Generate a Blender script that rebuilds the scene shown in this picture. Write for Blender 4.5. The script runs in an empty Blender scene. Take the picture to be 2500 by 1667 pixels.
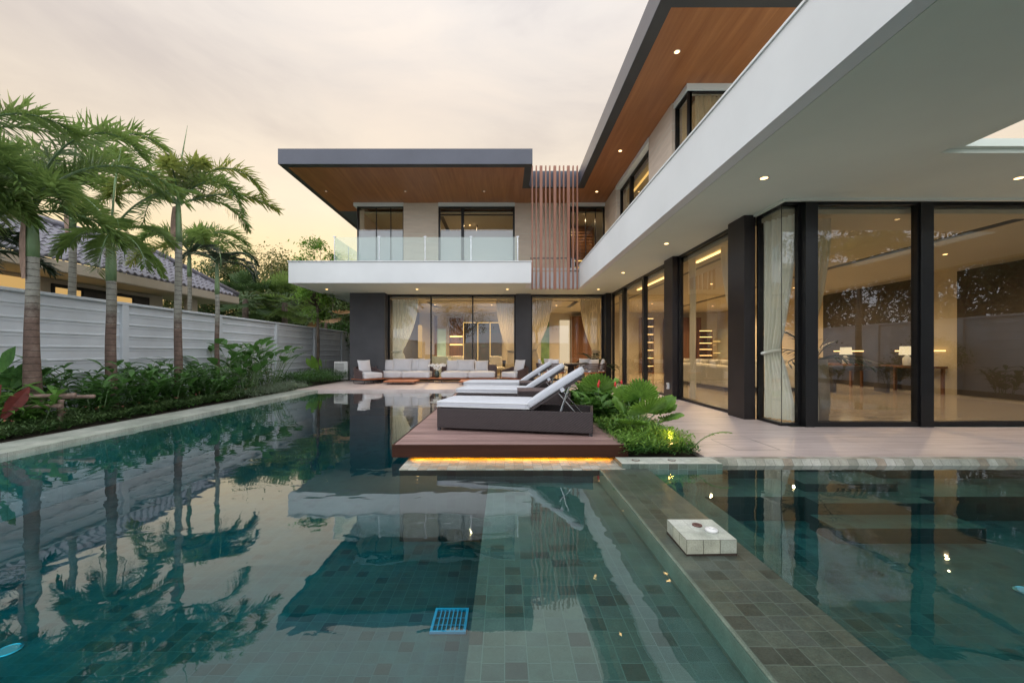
import bpy, bmesh, math, random
from mathutils import Vector, Matrix, noise
R = math.radians
random.seed(7)
col = bpy.context.scene.collection
# ------------------------------------------------------------------ frame of reference
F, U0, V0, CZ = 1010.0, 1232.0, 860.0, 1.21         # lens (px of a 2500 px wide picture), vanishing point, eye height over the water
TZ, SZ, RZ, RT = .065, 3.55, 7.35, 7.85             # terrace, lower soffit, roof soffit, roof top
def X(u, y): return (u - U0) / F * y
def Z(v, y): return CZ - (v - V0) / F * y
# ------------------------------------------------------------------ object helpers
def tag(o, label=None, cat=None, group=None, kind=None):
    if label: o['label'] = label
    if cat: o['category'] = cat
    if group: o['group'] = group
    if kind: o['kind'] = kind
    return o
def empty(name, loc=(0,0,0), rz=0, parent=None):
    o = bpy.data.objects.new(name, None); col.objects.link(o)
    o.location = loc; o.rotation_euler = (0,0,rz); o.parent = parent; o.empty_display_size = .2
    return o
def thing(name, label, cat, loc=(0,0,0), rz=0, group=None):
    return tag(empty(name, loc, rz), label, cat, group)
def dup(o, loc=None, rz=None, sc=None, label=None, parent=None, top=True):
    kids = [c for c in bpy.data.objects if c.parent == o]
    c = o.copy(); col.objects.link(c)
    if top:
        if loc is not None: c.location = loc
        if rz is not None: c.rotation_euler = (0,0,rz)
        if sc is not None: c.scale = (sc,sc,sc) if not hasattr(sc,'__len__') else sc
        if label: c['label'] = label
    else: c.parent = parent
    for k in kids: dup(k, parent=c, top=False)
    return c
class MB:
    def __init__(s): s.v=[]; s.f=[]; s.m=[]
    def add(s, vs, fs, m=0):
        b=len(s.v); s.v+= [tuple(p) for p in vs]
        for f in fs: s.f.append(tuple(b+i for i in f)); s.m.append(m)
        return s
    def box(s, x0,x1,y0,y1,z0,z1, m=0):
        return s.add([(x0,y0,z0),(x1,y0,z0),(x1,y1,z0),(x0,y1,z0),(x0,y0,z1),(x1,y0,z1),(x1,y1,z1),(x0,y1,z1)],
              [(0,3,2,1),(4,5,6,7),(0,1,5,4),(1,2,6,5),(2,3,7,6),(3,0,4,7)], m)
    def quad(s,a,b,c,d,m=0): return s.add([a,b,c,d],[(0,1,2,3)],m)
    def sheet(s,x0,x1,y0,y1,z,m=0): return s.quad((x0,y0,z),(x1,y0,z),(x1,y1,z),(x0,y1,z),m)
    def prism(s, poly, z0, z1, m=0):
        n=len(poly); vs=[(x,y,z0) for x,y in poly]+[(x,y,z1) for x,y in poly]
        fs=[tuple(reversed(range(n))), tuple(range(n,2*n))]+[(i,(i+1)%n,n+(i+1)%n,n+i) for i in range(n)]
        return s.add(vs,fs,m)
    def tube(s, pts, rad, n=8, m=0, cap=True):
        pts=[Vector(p) for p in pts]; k=len(pts)
        if not hasattr(rad,'__len__'): rad=[rad]*k
        vs=[]; prev=None
        for i,p in enumerate(pts):
            t=(pts[min(i+1,k-1)]-pts[max(i-1,0)]).normalized()
            a=Vector((0,0,1)) if abs(t.z)<.9 else Vector((1,0,0))
            if prev is not None: a=prev
            e1=(a-t*a.dot(t)).normalized(); e2=t.cross(e1); prev=e1
            for j in range(n):
                g=2*math.pi*j/n; vs.append(p+(e1*math.cos(g)+e2*math.sin(g))*rad[i])
        fs=[(i*n+j,i*n+(j+1)%n,(i+1)*n+(j+1)%n,(i+1)*n+j) for i in range(k-1) for j in range(n)]
        if cap: fs+=[tuple(reversed(range(n))),tuple(range((k-1)*n,k*n))]
        return s.add(vs,fs,m)
    def lathe(s, prof, c=(0,0,0), n=24, m=0):
        vs=[]; 
        for r,z in prof:
            for j in range(n):
                g=2*math.pi*j/n; vs.append((c[0]+r*math.cos(g),c[1]+r*math.sin(g),c[2]+z))
        k=len(prof)
        fs=[(i*n+j,i*n+(j+1)%n,(i+1)*n+(j+1)%n,(i+1)*n+j) for i in range(k-1) for j in range(n)]
        fs+=[tuple(reversed(range(n))),tuple(range((k-1)*n,k*n))]
        return s.add(vs,fs,m)
    def leaf(s, p, d, up, L, w, droop=.3, seg=3, m=0, fold=0, tip=.0, peak=.4):
        """a blade from p along d, width w, bending down"""
        p=Vector(p); d=Vector(d).normalized(); up=Vector(up)
        side=d.cross(up)
        if side.length<1e-4: side=Vector((1,0,0))
        side.normalize(); vs=[]; fs=[]
        q=p.copy(); dd=d.copy()
        for i in range(seg+1):
            t=i/seg
            ww = w*.5*(min(1,t/peak)*.75+.25 if t<peak else max(tip,1-((t-peak)/(1-peak))**1.6))
            nn=side.cross(dd)
            vs+= [q-side*ww+nn*(fold*ww), q+side*ww+nn*(fold*ww)]
            if fold: vs.append(q.copy())
            dd=(dd+Vector((0,0,-droop/seg))).normalized(); q=q+dd*(L/seg)
        k=3 if fold else 2
        for i in range(seg):
            a=i*k; b=a+k
            if fold: fs+=[(a,a+2,b+2,b),(a+2,a+1,b+1,b+2)]
            else: fs.append((a,a+1,b+1,b))
        return s.add(vs,fs,m)
    def build(s, name, mats, parent=None, smooth=False, loc=None, rz=None, bevel=0, label=None):
        me=bpy.data.meshes.new(name); me.from_pydata([tuple(v) for v in s.v],[],s.f)
        if not isinstance(mats,(list,tuple)): mats=[mats]
        for m in mats: me.materials.append(M[m] if isinstance(m,str) else m)
        if len(mats)>1: me.polygons.foreach_set('material_index', s.m)
        if smooth: me.polygons.foreach_set('use_smooth',[True]*len(s.f))
        me.update()
        o=bpy.data.objects.new(name,me); col.objects.link(o); o.parent=parent
        if loc: o.location=loc
        if rz: o.rotation_euler=(0,0,rz)
        if bevel:
            b=o.modifiers.new('bevel','BEVEL'); b.width=bevel; b.segments=2; b.limit_method='ANGLE'; b.angle_limit=R(40)
        if label: o['label']=label
        return o
def cushion_mb(x0,x1,y0,y1,z0,z1,r=.03,puff=.012,mb=None,xf=None):
    """upholstered block with rounded edges and a soft, slightly domed top"""
    mb=mb or MB(); nx=max(6,int((x1-x0)/.07)); ny=max(6,int((y1-y0)/.07)); nz=4
    bm=bmesh.new(); bmesh.ops.create_cube(bm,size=2)
    bmesh.ops.subdivide_edges(bm,edges=bm.edges[:],cuts=9,use_grid_fill=True)
    hx,hy,hz=(x1-x0)/2,(y1-y0)/2,(z1-z0)/2; c=Vector(((x0+x1)/2,(y0+y1)/2,(z0+z1)/2))
    for v in bm.verts:
        a=[math.copysign(abs(q)**.6,q) for q in v.co]
        p=Vector((a[0]*hx,a[1]*hy,a[2]*hz))
        inn=Vector([max(-h+r,min(h-r,q)) for q,h in zip(p,(hx,hy,hz))])
        d=p-inn
        if d.length>1e-6: p=inn+d.normalized()*r
        e=(1-(p.x/hx)**2)*(1-(p.y/hy)**2)
        if p.z>0: p.z+=puff*2*e
        sx=(1-(p.z/hz)**2)
        wob=noise.noise(Vector((p.x*3+c.x*7,p.y*3,p.z*3+c.y)))*puff*.6
        p+=Vector((math.copysign(puff*.5*sx,p.x)*(abs(p.x)>hx*.8),math.copysign(puff*.5*sx,p.y)*(abs(p.y)>hy*.8),wob))
        v.co=p+c
    bm.verts.index_update(); vs=[v.co.copy() for v in bm.verts]; fs=[tuple(v.index for v in f.verts) for f in bm.faces]; bm.free()
    if xf: vs=[xf@v for v in vs]
    return mb.add(vs,fs)
def pillow_mb(w,h,t,xf,seed=0,mb=None):
    mb=mb or MB(); n=12; vs=[]; fs=[]
    for side in (1,-1):
        b=len(vs)
        for i in range(n+1):
            for j in range(n+1):
                a=i/n*2-1; c=j/n*2-1
                k=((1-abs(a)**2.6)*(1-abs(c)**2.6))**.5
                pin=1-.07*(1-c*c)*abs(a)**3; pin2=1-.07*(1-a*a)*abs(c)**3
                wr=noise.noise(Vector((a*2.3+seed,c*2.3,seed*1.7)))*.012*k
                vs.append(xf@Vector((a*w/2*pin,side*(t/2*k+wr*side),c*h/2*pin2)))
        for i in range(n):
            for j in range(n):
                q=(b+i*(n+1)+j,b+(i+1)*(n+1)+j,b+(i+1)*(n+1)+j+1,b+i*(n+1)+j+1)
                fs.append(q if side==1 else tuple(reversed(q)))
    return mb.add(vs,fs)
def XF(loc,rz=0,rx=0,ry=0): return Matrix.Translation(loc)@Matrix.Rotation(rz,4,'Z')@Matrix.Rotation(ry,4,'Y')@Matrix.Rotation(rx,4,'X')
# ------------------------------------------------------------------ materials
M={}
def newmat(name):
    m=bpy.data.materials.new(name); m.use_nodes=True; nt=m.node_tree
    for n in list(nt.nodes): nt.nodes.remove(n)
    out=nt.nodes.new('ShaderNodeOutputMaterial'); M[name]=m
    return m,nt,out
def N(nt,t,**k):
    n=nt.nodes.new(t)
    for a,b in k.items():
        if a.startswith('i_'): n.inputs[a[2:].replace('_',' ')].default_value=b
        else: setattr(n,a,b)
    return n
def Lk(nt,a,b): nt.links.new(a,b)
def math_(nt,op,a,b=None,c=None,clamp=False):
    n=nt.nodes.new('ShaderNodeMath'); n.operation=op; n.use_clamp=clamp
    for i,q in enumerate((a,b,c)):
        if q is None: continue
        if isinstance(q,(int,float)): n.inputs[i].default_value=q
        else: nt.links.new(q,n.inputs[i])
    return n.outputs[0]
def ramp(nt,fac,stops,interp='LINEAR'):
    n=nt.nodes.new('ShaderNodeValToRGB'); cr=n.color_ramp; cr.interpolation=interp
    while len(cr.elements)<len(stops): cr.elements.new(.5)
    for e,(p,c) in zip(cr.elements,stops): e.position=p; e.color=(*c,1) if len(c)==3 else c
    nt.links.new(fac,n.inputs[0]); return n.outputs[0]
def coords(nt,scale=(1,1,1),kind='Object',rot=(0,0,0)):
    tc=nt.nodes.new('ShaderNodeTexCoord'); mp=nt.nodes.new('ShaderNodeMapping')
    mp.inputs['Scale'].default_value=scale; mp.inputs['Rotation'].default_value=rot
    nt.links.new(tc.outputs[kind],mp.inputs[0]); return mp.outputs[0]
def noise_(nt,vec,scale,detail=4,rough=.55,dist=0):
    n=nt.nodes.new('ShaderNodeTexNoise'); n.inputs['Scale'].default_value=scale; n.inputs['Detail'].default_value=detail
    n.inputs['Roughness'].default_value=rough; n.inputs['Distortion'].default_value=dist
    nt.links.new(vec,n.inputs['Vector']); return n.outputs['Fac']
def mix_(nt,fac,a,b,mode='MIX'):
    n=nt.nodes.new('ShaderNodeMix'); n.data_type='RGBA'; n.blend_type=mode
    for i,q in ((0,fac),(6,a),(7,b)):
        if isinstance(q,(int,float)): n.inputs[i].default_value=q
        elif isinstance(q,tuple): n.inputs[i].default_value=(*q[:3],1)
        else: nt.links.new(q,n.inputs[i])
    return n.outputs[2]
def bsdf(nt,out,colr,rough=.5,metal=0,spec=.5,bump=None,bstr=.3,bdist=.01,**k):
    p=nt.nodes.new('ShaderNodeBsdfPrincipled')
    if isinstance(colr,tuple): p.inputs['Base Color'].default_value=(*colr,1)
    else: nt.links.new(colr,p.inputs['Base Color'])
    if isinstance(rough,(int,float)): p.inputs['Roughness'].default_value=rough
    else: nt.links.new(rough,p.inputs['Roughness'])
    p.inputs['Metallic'].default_value=metal; p.inputs['Specular IOR Level'].default_value=spec
    for a,b in k.items(): p.inputs[a.replace('_',' ')].default_value=b
    if bump is not None:
        b=nt.nodes.new('ShaderNodeBump'); b.inputs['Strength'].default_value=bstr; b.inputs['Distance'].default_value=bdist
        nt.links.new(bump,b.inputs['Height']); nt.links.new(b.outputs[0],p.inputs['Normal'])
    if out is not None: nt.links.new(p.outputs[0],out.inputs[0])
    return p
def plain(name,c,rough=.5,metal=0,spec=.5,var=.12,vs=3,bs=40,bstr=.15,scale=(1,1,1),**k):
    m,nt,out=newmat(name); v=coords(nt,scale)
    n=noise_(nt,v,vs,5); n2=noise_(nt,v,bs,3)
    a=tuple(x*(1-var) for x in c); b=tuple(min(1,x*(1+var)) for x in c)
    cc=ramp(nt,n,[(.3,a),(.7,b)])
    bsdf(nt,out,cc,rough,metal,spec,bump=n2,bstr=bstr,bdist=.004,**k); return m
def wood(name,c1,c2,axis=0,rough=.45,scale=1.0,spec=.4,bstr=.1):
    m,nt,out=newmat(name); s=[14,14,14]; s[axis]=.7; v=coords(nt,tuple(q*scale for q in s))
    n=noise_(nt,v,1.0,6,.6,.6); v2=coords(nt); n2=noise_(nt,v2,1.2,3)
    c=ramp(nt,n,[(.3,c1),(.7,c2)]); c=mix_(nt,math_(nt,'MULTIPLY',n2,.35),c,tuple(q*.6 for q in c1))
    bsdf(nt,out,c,rough,0,spec,bump=n,bstr=bstr,bdist=.003); return m
def leafmat(name,c,c2,trans=.35,rough=.45,spec=.35,vs=2.5):
    m,nt,out=newmat(name); v=coords(nt,kind='Object'); n=noise_(nt,v,vs,3); n2=noise_(nt,v,23,2)
    f=math_(nt,'ADD',math_(nt,'MULTIPLY',n,.6),math_(nt,'MULTIPLY',n2,.4))
    cc=ramp(nt,f,[(.36,c),(.64,c2)])
    p=bsdf(nt,None,cc,rough,0,spec)
    t=N(nt,'ShaderNodeBsdfTranslucent'); 
    tc=mix_(nt,.5,cc,tuple(min(1,q*1.6) for q in c2)); Lk(nt,tc,t.inputs[0])
    mx=N(nt,'ShaderNodeMixShader'); mx.inputs[0].default_value=trans
    Lk(nt,p.outputs[0],mx.inputs[1]); Lk(nt,t.outputs[0],mx.inputs[2]); Lk(nt,mx.outputs[0],out.inputs[0]); return m
def emis(name,c,s,samp=False):
    m,nt,out=newmat(name); e=N(nt,'ShaderNodeEmission'); e.inputs[0].default_value=(*c,1); e.inputs[1].default_value=s
    if not samp: m.cycles.emission_sampling='NONE'
    Lk(nt,e.outputs[0],out.inputs[0]); return m
def glassmat(name,tint,base,mul,rough=0.0,body=0.0,bodyc=(.8,.85,.85),rc=(1,1,1)):
    m,nt,out=newmat(name)
    fr=N(nt,'ShaderNodeFresnel'); fr.inputs[0].default_value=1.45
    fac=math_(nt,'MULTIPLY_ADD',fr.outputs[0],mul,base,clamp=True); geo=N(nt,'ShaderNodeNewGeometry'); fac=math_(nt,'MULTIPLY',fac,math_(nt,'SUBTRACT',1,geo.outputs['Backfacing']))
    t=N(nt,'ShaderNodeBsdfTransparent'); t.inputs[0].default_value=(*tint,1)
    g=N(nt,'ShaderNodeBsdfGlossy'); g.inputs['Roughness'].default_value=rough; g.inputs[0].default_value=(*rc,1)
    # float glass is never perfectly flat
    v=coords(nt); n=noise_(nt,v,.8,2); b=N(nt,'ShaderNodeBump'); b.inputs['Strength'].default_value=.06; b.inputs['Distance'].default_value=.02
    Lk(nt,n,b.inputs['Height']); Lk(nt,b.outputs[0],g.inputs['Normal'])
    base_sh=t.outputs[0]
    if body:
        d=N(nt,'ShaderNodeBsdfDiffuse'); d.inputs[0].default_value=(*bodyc,1)
        mm=N(nt,'ShaderNodeMixShader'); mm.inputs[0].default_value=body
        Lk(nt,t.outputs[0],mm.inputs[1]); Lk(nt,d.outputs[0],mm.inputs[2]); base_sh=mm.outputs[0]
    mx=N(nt,'ShaderNodeMixShader'); Lk(nt,fac,mx.inputs[0]); Lk(nt,base_sh,mx.inputs[1]); Lk(nt,g.outputs[0],mx.inputs[2])
    Lk(nt,mx.outputs[0],out.inputs[0]); return m
def tilemat(name,ax,size=.1,cols=None,grout=(.21,.27,.22),rough=.5,gw=.02,bright=.42,ratio=1.0,jit=.08):
    """square stone tiles laid in running columns; ax = the two object axes they lie in"""
    m,nt,out=newmat(name)
    tc=N(nt,'ShaderNodeTexCoord'); sp=N(nt,'ShaderNodeSeparateXYZ'); Lk(nt,tc.outputs['Object'],sp.inputs[0])
    a=math_(nt,'DIVIDE',sp.outputs[ax[0]],size); b=math_(nt,'DIVIDE',sp.outputs[ax[1]],size*ratio)
    ca=math_(nt,'FLOOR',a); b=math_(nt,'ADD',b,math_(nt,'MULTIPLY',math_(nt,'MODULO',math_(nt,'ABSOLUTE',ca),2.0),jit))
    cb=math_(nt,'FLOOR',b)
    fa=math_(nt,'FRACT',a); fb=math_(nt,'FRACT',b)
    da=math_(nt,'MINIMUM',fa,math_(nt,'SUBTRACT',1,fa)); db=math_(nt,'MINIMUM',fb,math_(nt,'SUBTRACT',1,fb))
    d=math_(nt,'MINIMUM',da,db); g=math_(nt,'LESS_THAN',d,gw)
    cm=N(nt,'ShaderNodeCombineXYZ'); Lk(nt,ca,cm.inputs[0]); Lk(nt,cb,cm.inputs[1])
    wn=N(nt,'ShaderNodeTexWhiteNoise'); wn.noise_dimensions='2D'; Lk(nt,cm.outputs[0],wn.inputs['Vector'])
    cols=cols or [(0,(.075,.09,.08)),(.05,(.10,.11,.085)),(.12,(.135,.18,.145)),(.40,(.155,.20,.16)),(.62,(.14,.185,.16)),(.86,(.175,.215,.175)),(.93,(.11,.145,.125))]
    cc=ramp(nt,wn.outputs['Value'],[(p,tuple(q*bright for q in c)) for p,c in cols],'CONSTANT')
    v=coords(nt); n=noise_(nt,v,9,6,.7); n2=noise_(nt,v,120,3,.7); n3=noise_(nt,v,1.3,3)
    k=ramp(nt,math_(nt,'ADD',math_(nt,'MULTIPLY',n,.5),math_(nt,'MULTIPLY',n2,.5)),[(.3,(.5,.5,.5)),(.7,(1.4,1.4,1.4))])
    cc=mix_(nt,1.0,cc,k,'MULTIPLY')
    cc=mix_(nt,1.0,cc,ramp(nt,n3,[(.32,(.68,.72,.66)),(.68,(1.22,1.18,1.15))]),'MULTIPLY')
    cc=mix_(nt,g,cc,tuple(q*bright for q in grout))
    h=math_(nt,'SUBTRACT',math_(nt,'MULTIPLY',n2,.4),g)
    bsdf(nt,out,cc,rough,0,.4,bump=h,bstr=.4,bdist=.002); return m
# ------------------------------------------------------------------ material library
plain('white_render',(.71,.725,.725),.75,vs=.6,var=.05,bs=120,bstr=.06)
plain('soffit_paint',(.68,.73,.64),.7,vs=.5,var=.06,bs=90,bstr=.04)
plain('fence_paint',(.60,.635,.67),.7,vs=.9,var=.13,bs=60,bstr=.12)
plain('dark_metal',(.045,.043,.047),.38,.2,.5,var=.15,vs=1.5,bs=60,bstr=.03)
plain('roof_metal',(.078,.083,.105),.38,.1,.5,var=.10,vs=.8,bs=30,bstr=.05)
plain('roof_border',(.05,.048,.05),.55,.0,.4,var=.12,vs=.8,bs=30,bstr=.05)
plain('black_frame',(.006,.006,.0065),.35,.0,.4,var=.2)
plain('pillar_metal',(.030,.025,.026),.33,.45,.5,var=.25,vs=.7,bs=200,bstr=.02)
plain('ring_brown',(.12,.06,.05),.5); plain('soil',(.035,.026,.018),.95,var=.5,vs=6,bs=50,bstr=.8)
plain('lawn',(.05,.075,.025),.95,var=.4,vs=2,bs=50,bstr=.8)
plain('cushion_fabric',(.60,.59,.61),.9,var=.05,vs=3,bs=350,bstr=.18,Sheen_Weight=.25)
plain('lounger_fabric',(.50,.515,.555),.85,var=.04,vs=2,bs=300,bstr=.12,Sheen_Weight=.2)
plain('cream_fabric',(.58,.53,.42),.9,var=.05,vs=4,bs=250,bstr=.15)
plain('steel',(.55,.56,.58),.25,.9); plain('plastic_white',(.68,.68,.66),.4,var=.06)
plain('plaster_warm',(.48,.42,.31),.8,var=.05,vs=.8,bs=80,bstr=.05)
plain('ceiling_warm',(.50,.45,.34),.8,var=.03,vs=.5,bs=80,bstr=.03)
plain('neighbour_wall',(.42,.36,.28),.85,var=.08,vs=1,bs=60,bstr=.1)
plain('marble',(.55,.60,.52),.25,var=.15,vs=2.2,bs=60,bstr=.02)
plain('vase_glass',(.05,.07,.06),.1,0,.6); plain('flower_white',(.85,.84,.82),.6,var=.05)
plain('flower_pink',(.75,.22,.20),.6,var=.2,vs=10); plain('flower_red',(.6,.04,.03),.5,var=.2)
plain('trunk_brown',(.13,.095,.075),.9,var=.45,vs=9,bs=30,bstr=.7,scale=(1,1,2.5))
plain('crownshaft',(.14,.22,.10),.5,var=.35,vs=5,bs=30,bstr=.1,scale=(1,1,.4))
plain('dry_sheath',(.30,.20,.15),.8,var=.35,vs=8,bs=40,bstr=.5)
plain('bamboo',(.22,.15,.12),.7,var=.35,vs=8,bs=40,bstr=.3)
plain('bark',(.10,.075,.055),.95,var=.5,vs=8,bs=30,bstr=.8)
plain('aqua_panel',(.45,.72,.74),.5,var=.1,vs=.8); plain('awning_blue',(.05,.30,.55),.6)
plain('panel_dark',(.035,.028,.025),.6,var=.3,vs=2)
plain('terracotta_pot',(.19,.15,.10),.6,var=.25,vs=6,bs=30,bstr=.3)
# fake-free cylinder ring bands on palm trunks
def ringmat():
    m,nt,out=newmat('palm_trunk'); tc=N(nt,'ShaderNodeTexCoord'); sp=N(nt,'ShaderNodeSeparateXYZ'); Lk(nt,tc.outputs['Object'],sp.inputs[0])
    v=coords(nt); n=noise_(nt,v,7,5,.65); nb=noise_(nt,v,40,4,.7)
    z=math_(nt,'ADD',sp.outputs[2],math_(nt,'MULTIPLY',n,.05))
    f=math_(nt,'FRACT',math_(nt,'DIVIDE',z,.105)); r=math_(nt,'LESS_THAN',f,.09)
    low=ramp(nt,n,[(.3,(.10,.068,.055)),(.55,(.17,.115,.09)),(.75,(.22,.17,.14))])
    hi=ramp(nt,n,[(.3,(.20,.20,.17)),(.7,(.34,.33,.28))])
    k=ramp(nt,math_(nt,'ADD',math_(nt,'MULTIPLY',sp.outputs[2],.42),math_(nt,'MULTIPLY',n,.25)),[(.85,(0,0,0)),(1,(1,1,1))])
    c=mix_(nt,k,low,hi); c=mix_(nt,math_(nt,'MULTIPLY',r,.9),c,(.04,.03,.025)); c=mix_(nt,math_(nt,'MULTIPLY',nb,.3),c,(.05,.04,.035))
    h=math_(nt,'SUBTRACT',math_(nt,'MULTIPLY',nb,.5),r); bsdf(nt,out,c,.85,0,.25,bump=h,bstr=.6,bdist=.01)
ringmat()
wood('soffit_wood',(.29,.10,.036),(.46,.185,.07),axis=1,rough=.38,scale=.55)
wood('soffit_wood_x',(.16,.062,.028),(.27,.115,.052),axis=1,rough=.38,scale=.55)
wood('slat_wood',(.30,.13,.085),(.40,.19,.13),axis=2,rough=.5,scale=1.4)
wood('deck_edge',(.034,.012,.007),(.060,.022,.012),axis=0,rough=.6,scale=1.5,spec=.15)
wood('teak',(.40,.12,.045),(.52,.19,.08),axis=0,rough=.45,scale=2)
wood('wall_wood',(.10,.045,.02),(.22,.10,.05),axis=2,rough=.35,scale=.8)
def terr():
    m,nt,out=newmat('terrace_stone'); v=coords(nt,(.55,7,1)); v1=coords(nt)
    n=noise_(nt,v,1.6,7,.62,.5); n2=noise_(nt,v1,.7,4); n3=noise_(nt,v1,60,3)
    c=ramp(nt,n,[(.30,(.38,.30,.28)),(.5,(.58,.48,.455)),(.70,(.70,.60,.57))])
    c=mix_(nt,math_(nt,'MULTIPLY',n2,.35),c,(.44,.37,.33))
    tc=N(nt,'ShaderNodeTexCoord'); sp=N(nt,'ShaderNodeSeparateXYZ'); Lk(nt,tc.outputs['Object'],sp.inputs[0])
    g=None
    for i,(s,o) in enumerate(((1.2,.35),(1.2,.12))):
        f=math_(nt,'FRACT',math_(nt,'DIVIDE',math_(nt,'ADD',sp.outputs[i],o+40.8),s)); q=math_(nt,'LESS_THAN',f,.005)
        g=q if g is None else math_(nt,'MAXIMUM',g,q)
    c=mix_(nt,math_(nt,'MULTIPLY',g,.7),c,(.2,.16,.14))
    bsdf(nt,out,c,math_(nt,'MULTIPLY_ADD',n3,.2,.28),0,.45,bump=n3,bstr=.08,bdist=.002)
terr()
def deckm():
    m,nt,out=newmat('deck_wood'); v=coords(nt,(1.4,26,26)); n=noise_(nt,v,1,6,.6,.5); tc=N(nt,'ShaderNodeTexCoord'); sp=N(nt,'ShaderNodeSeparateXYZ'); Lk(nt,tc.outputs['Object'],sp.inputs[0])
    k=math_(nt,'FLOOR',math_(nt,'DIVIDE',math_(nt,'SUBTRACT',sp.outputs[1],4.655),.14)); wn=N(nt,'ShaderNodeTexWhiteNoise'); wn.noise_dimensions='1D'; Lk(nt,k,wn.inputs['W'])
    c=ramp(nt,n,[(.3,(.19,.115,.10)),(.7,(.34,.225,.205))]); c=mix_(nt,1.0,c,ramp(nt,wn.outputs['Value'],[(0,(.78,.76,.76)),(1,(1.12,1.1,1.1))]),'MULTIPLY')
    gr=math_(nt,'SINE',math_(nt,'MULTIPLY',sp.outputs[1],2*math.pi/.012)); bsdf(nt,out,c,.55,0,.4,bump=gr,bstr=.25,bdist=.002)
deckm()
def wick(name,c1,c2,s=.012):
    m,nt,out=newmat(name); v=coords(nt); mp=N(nt,'ShaderNodeSeparateXYZ'); Lk(nt,v,mp.inputs[0])
    xy=math_(nt,'ADD',mp.outputs[0],mp.outputs[1])
    a=math_(nt,'SINE',math_(nt,'MULTIPLY',math_(nt,'ADD',xy,math_(nt,'MULTIPLY',mp.outputs[2],.6)),2*math.pi/s/2))
    b=math_(nt,'SINE',math_(nt,'MULTIPLY',mp.outputs[2],2*math.pi/s))
    w=math_(nt,'MULTIPLY_ADD',math_(nt,'MULTIPLY',a,b),.5,.5)
    n=noise_(nt,v,25,3); f=math_(nt,'ADD',math_(nt,'MULTIPLY',w,.7),math_(nt,'MULTIPLY',n,.35))
    bsdf(nt,out,ramp(nt,f,[(.2,c1),(.85,c2)]),.5,0,.4,bump=w,bstr=.6,bdist=.004)
wick('wicker',(.010,.007,.007),(.075,.055,.055),.022); wick('rope_weave',(.05,.033,.033),(.15,.105,.105),.02)
tilemat('tile_floor',(0,1)); tilemat('tile_wall_shade_y',(0,2),bright=.16); tilemat('tile_wall_shade_x',(1,2),bright=.22)  # wall copies of the floor tile, shade of upright faces put into the colour
tilemat('tile_wet',(0,1),bright=.44,rough=.3,cols=[(0,(.105,.125,.10)),(.15,(.13,.17,.135)),(.40,(.155,.195,.155)),(.62,(.14,.175,.15)),(.86,(.175,.21,.165))]); tilemat('tile_edge',(0,2),bright=.9,rough=.4)
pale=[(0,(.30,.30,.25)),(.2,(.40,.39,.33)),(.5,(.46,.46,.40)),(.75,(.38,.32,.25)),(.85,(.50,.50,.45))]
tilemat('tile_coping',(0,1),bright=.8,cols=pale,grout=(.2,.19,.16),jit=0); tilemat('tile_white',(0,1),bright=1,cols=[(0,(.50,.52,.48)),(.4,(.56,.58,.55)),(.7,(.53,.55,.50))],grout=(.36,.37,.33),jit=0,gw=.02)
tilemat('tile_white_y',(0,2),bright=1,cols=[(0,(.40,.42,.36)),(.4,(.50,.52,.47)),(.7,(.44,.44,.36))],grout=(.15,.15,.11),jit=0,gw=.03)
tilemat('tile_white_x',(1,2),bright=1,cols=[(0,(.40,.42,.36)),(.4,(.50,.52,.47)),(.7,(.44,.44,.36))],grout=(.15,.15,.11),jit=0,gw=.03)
tilemat('coping_stone',(0,1),bright=1,size=.6,cols=[(0,(.34,.37,.34)),(.4,(.40,.43,.39)),(.7,(.37,.40,.37))],grout=(.2,.21,.19),jit=0,gw=.004)
def marblefloor():
    m,nt,out=newmat('inner_floor'); v=coords(nt,(.8,3,1)); n=noise_(nt,v,1.3,6,.6,1.2)
    c=ramp(nt,n,[(.3,(.34,.28,.19)),(.55,(.48,.41,.30)),(.7,(.42,.35,.25))]); bsdf(nt,out,c,.12,0,.5)
marblefloor()
def beige():
    m,nt,out=newmat('beige_panel'); v=coords(nt,(1,1,6)); n=noise_(nt,v,1.5,5,.6); v2=coords(nt); n2=noise_(nt,v2,80,2)
    bsdf(nt,out,ramp(nt,n,[(.3,(.58,.48,.39)),(.7,(.68,.57,.47))]),.7,0,.3,bump=n2,bstr=.1,bdist=.003)
beige(); plain('beige_groove',(.62,.58,.5),.6)
def stone():
    m,nt,out=newmat('dark_stone'); v=coords(nt,(1,1,1)); n=noise_(nt,v,1.2,6,.6); n2=noise_(nt,v,60,3)
    tc=N(nt,'ShaderNodeTexCoord'); sp=N(nt,'ShaderNodeSeparateXYZ'); Lk(nt,tc.outputs['Object'],sp.inputs[0])
    g=math_(nt,'LESS_THAN',math_(nt,'FRACT',math_(nt,'DIVIDE',sp.outputs[2],.44)),.012)
    c=ramp(nt,n,[(.3,(.058,.060,.068)),(.7,(.078,.080,.088))]); c=mix_(nt,math_(nt,'MULTIPLY',g,.4),c,(.04,.04,.045))
    bsdf(nt,out,c,.6,0,.35,bump=n2,bstr=.15,bdist=.003)
stone()
def rooftile():
    m,nt,out=newmat('roof_tile'); v=coords(nt); n=noise_(nt,v,6,4); bsdf(nt,out,ramp(nt,n,[(.3,(.10,.095,.115)),(.7,(.19,.185,.215))]),.45,0,.5)
rooftile()
leafmat('palm_leaf',(.04,.095,.028),(.18,.26,.065),.42,vs=1.2); leafmat('palm_leaf_backlit',(.06,.13,.03),(.25,.27,.06),.45,vs=1.0)  # second palm material: warm backlight put into the leaf colour
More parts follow.
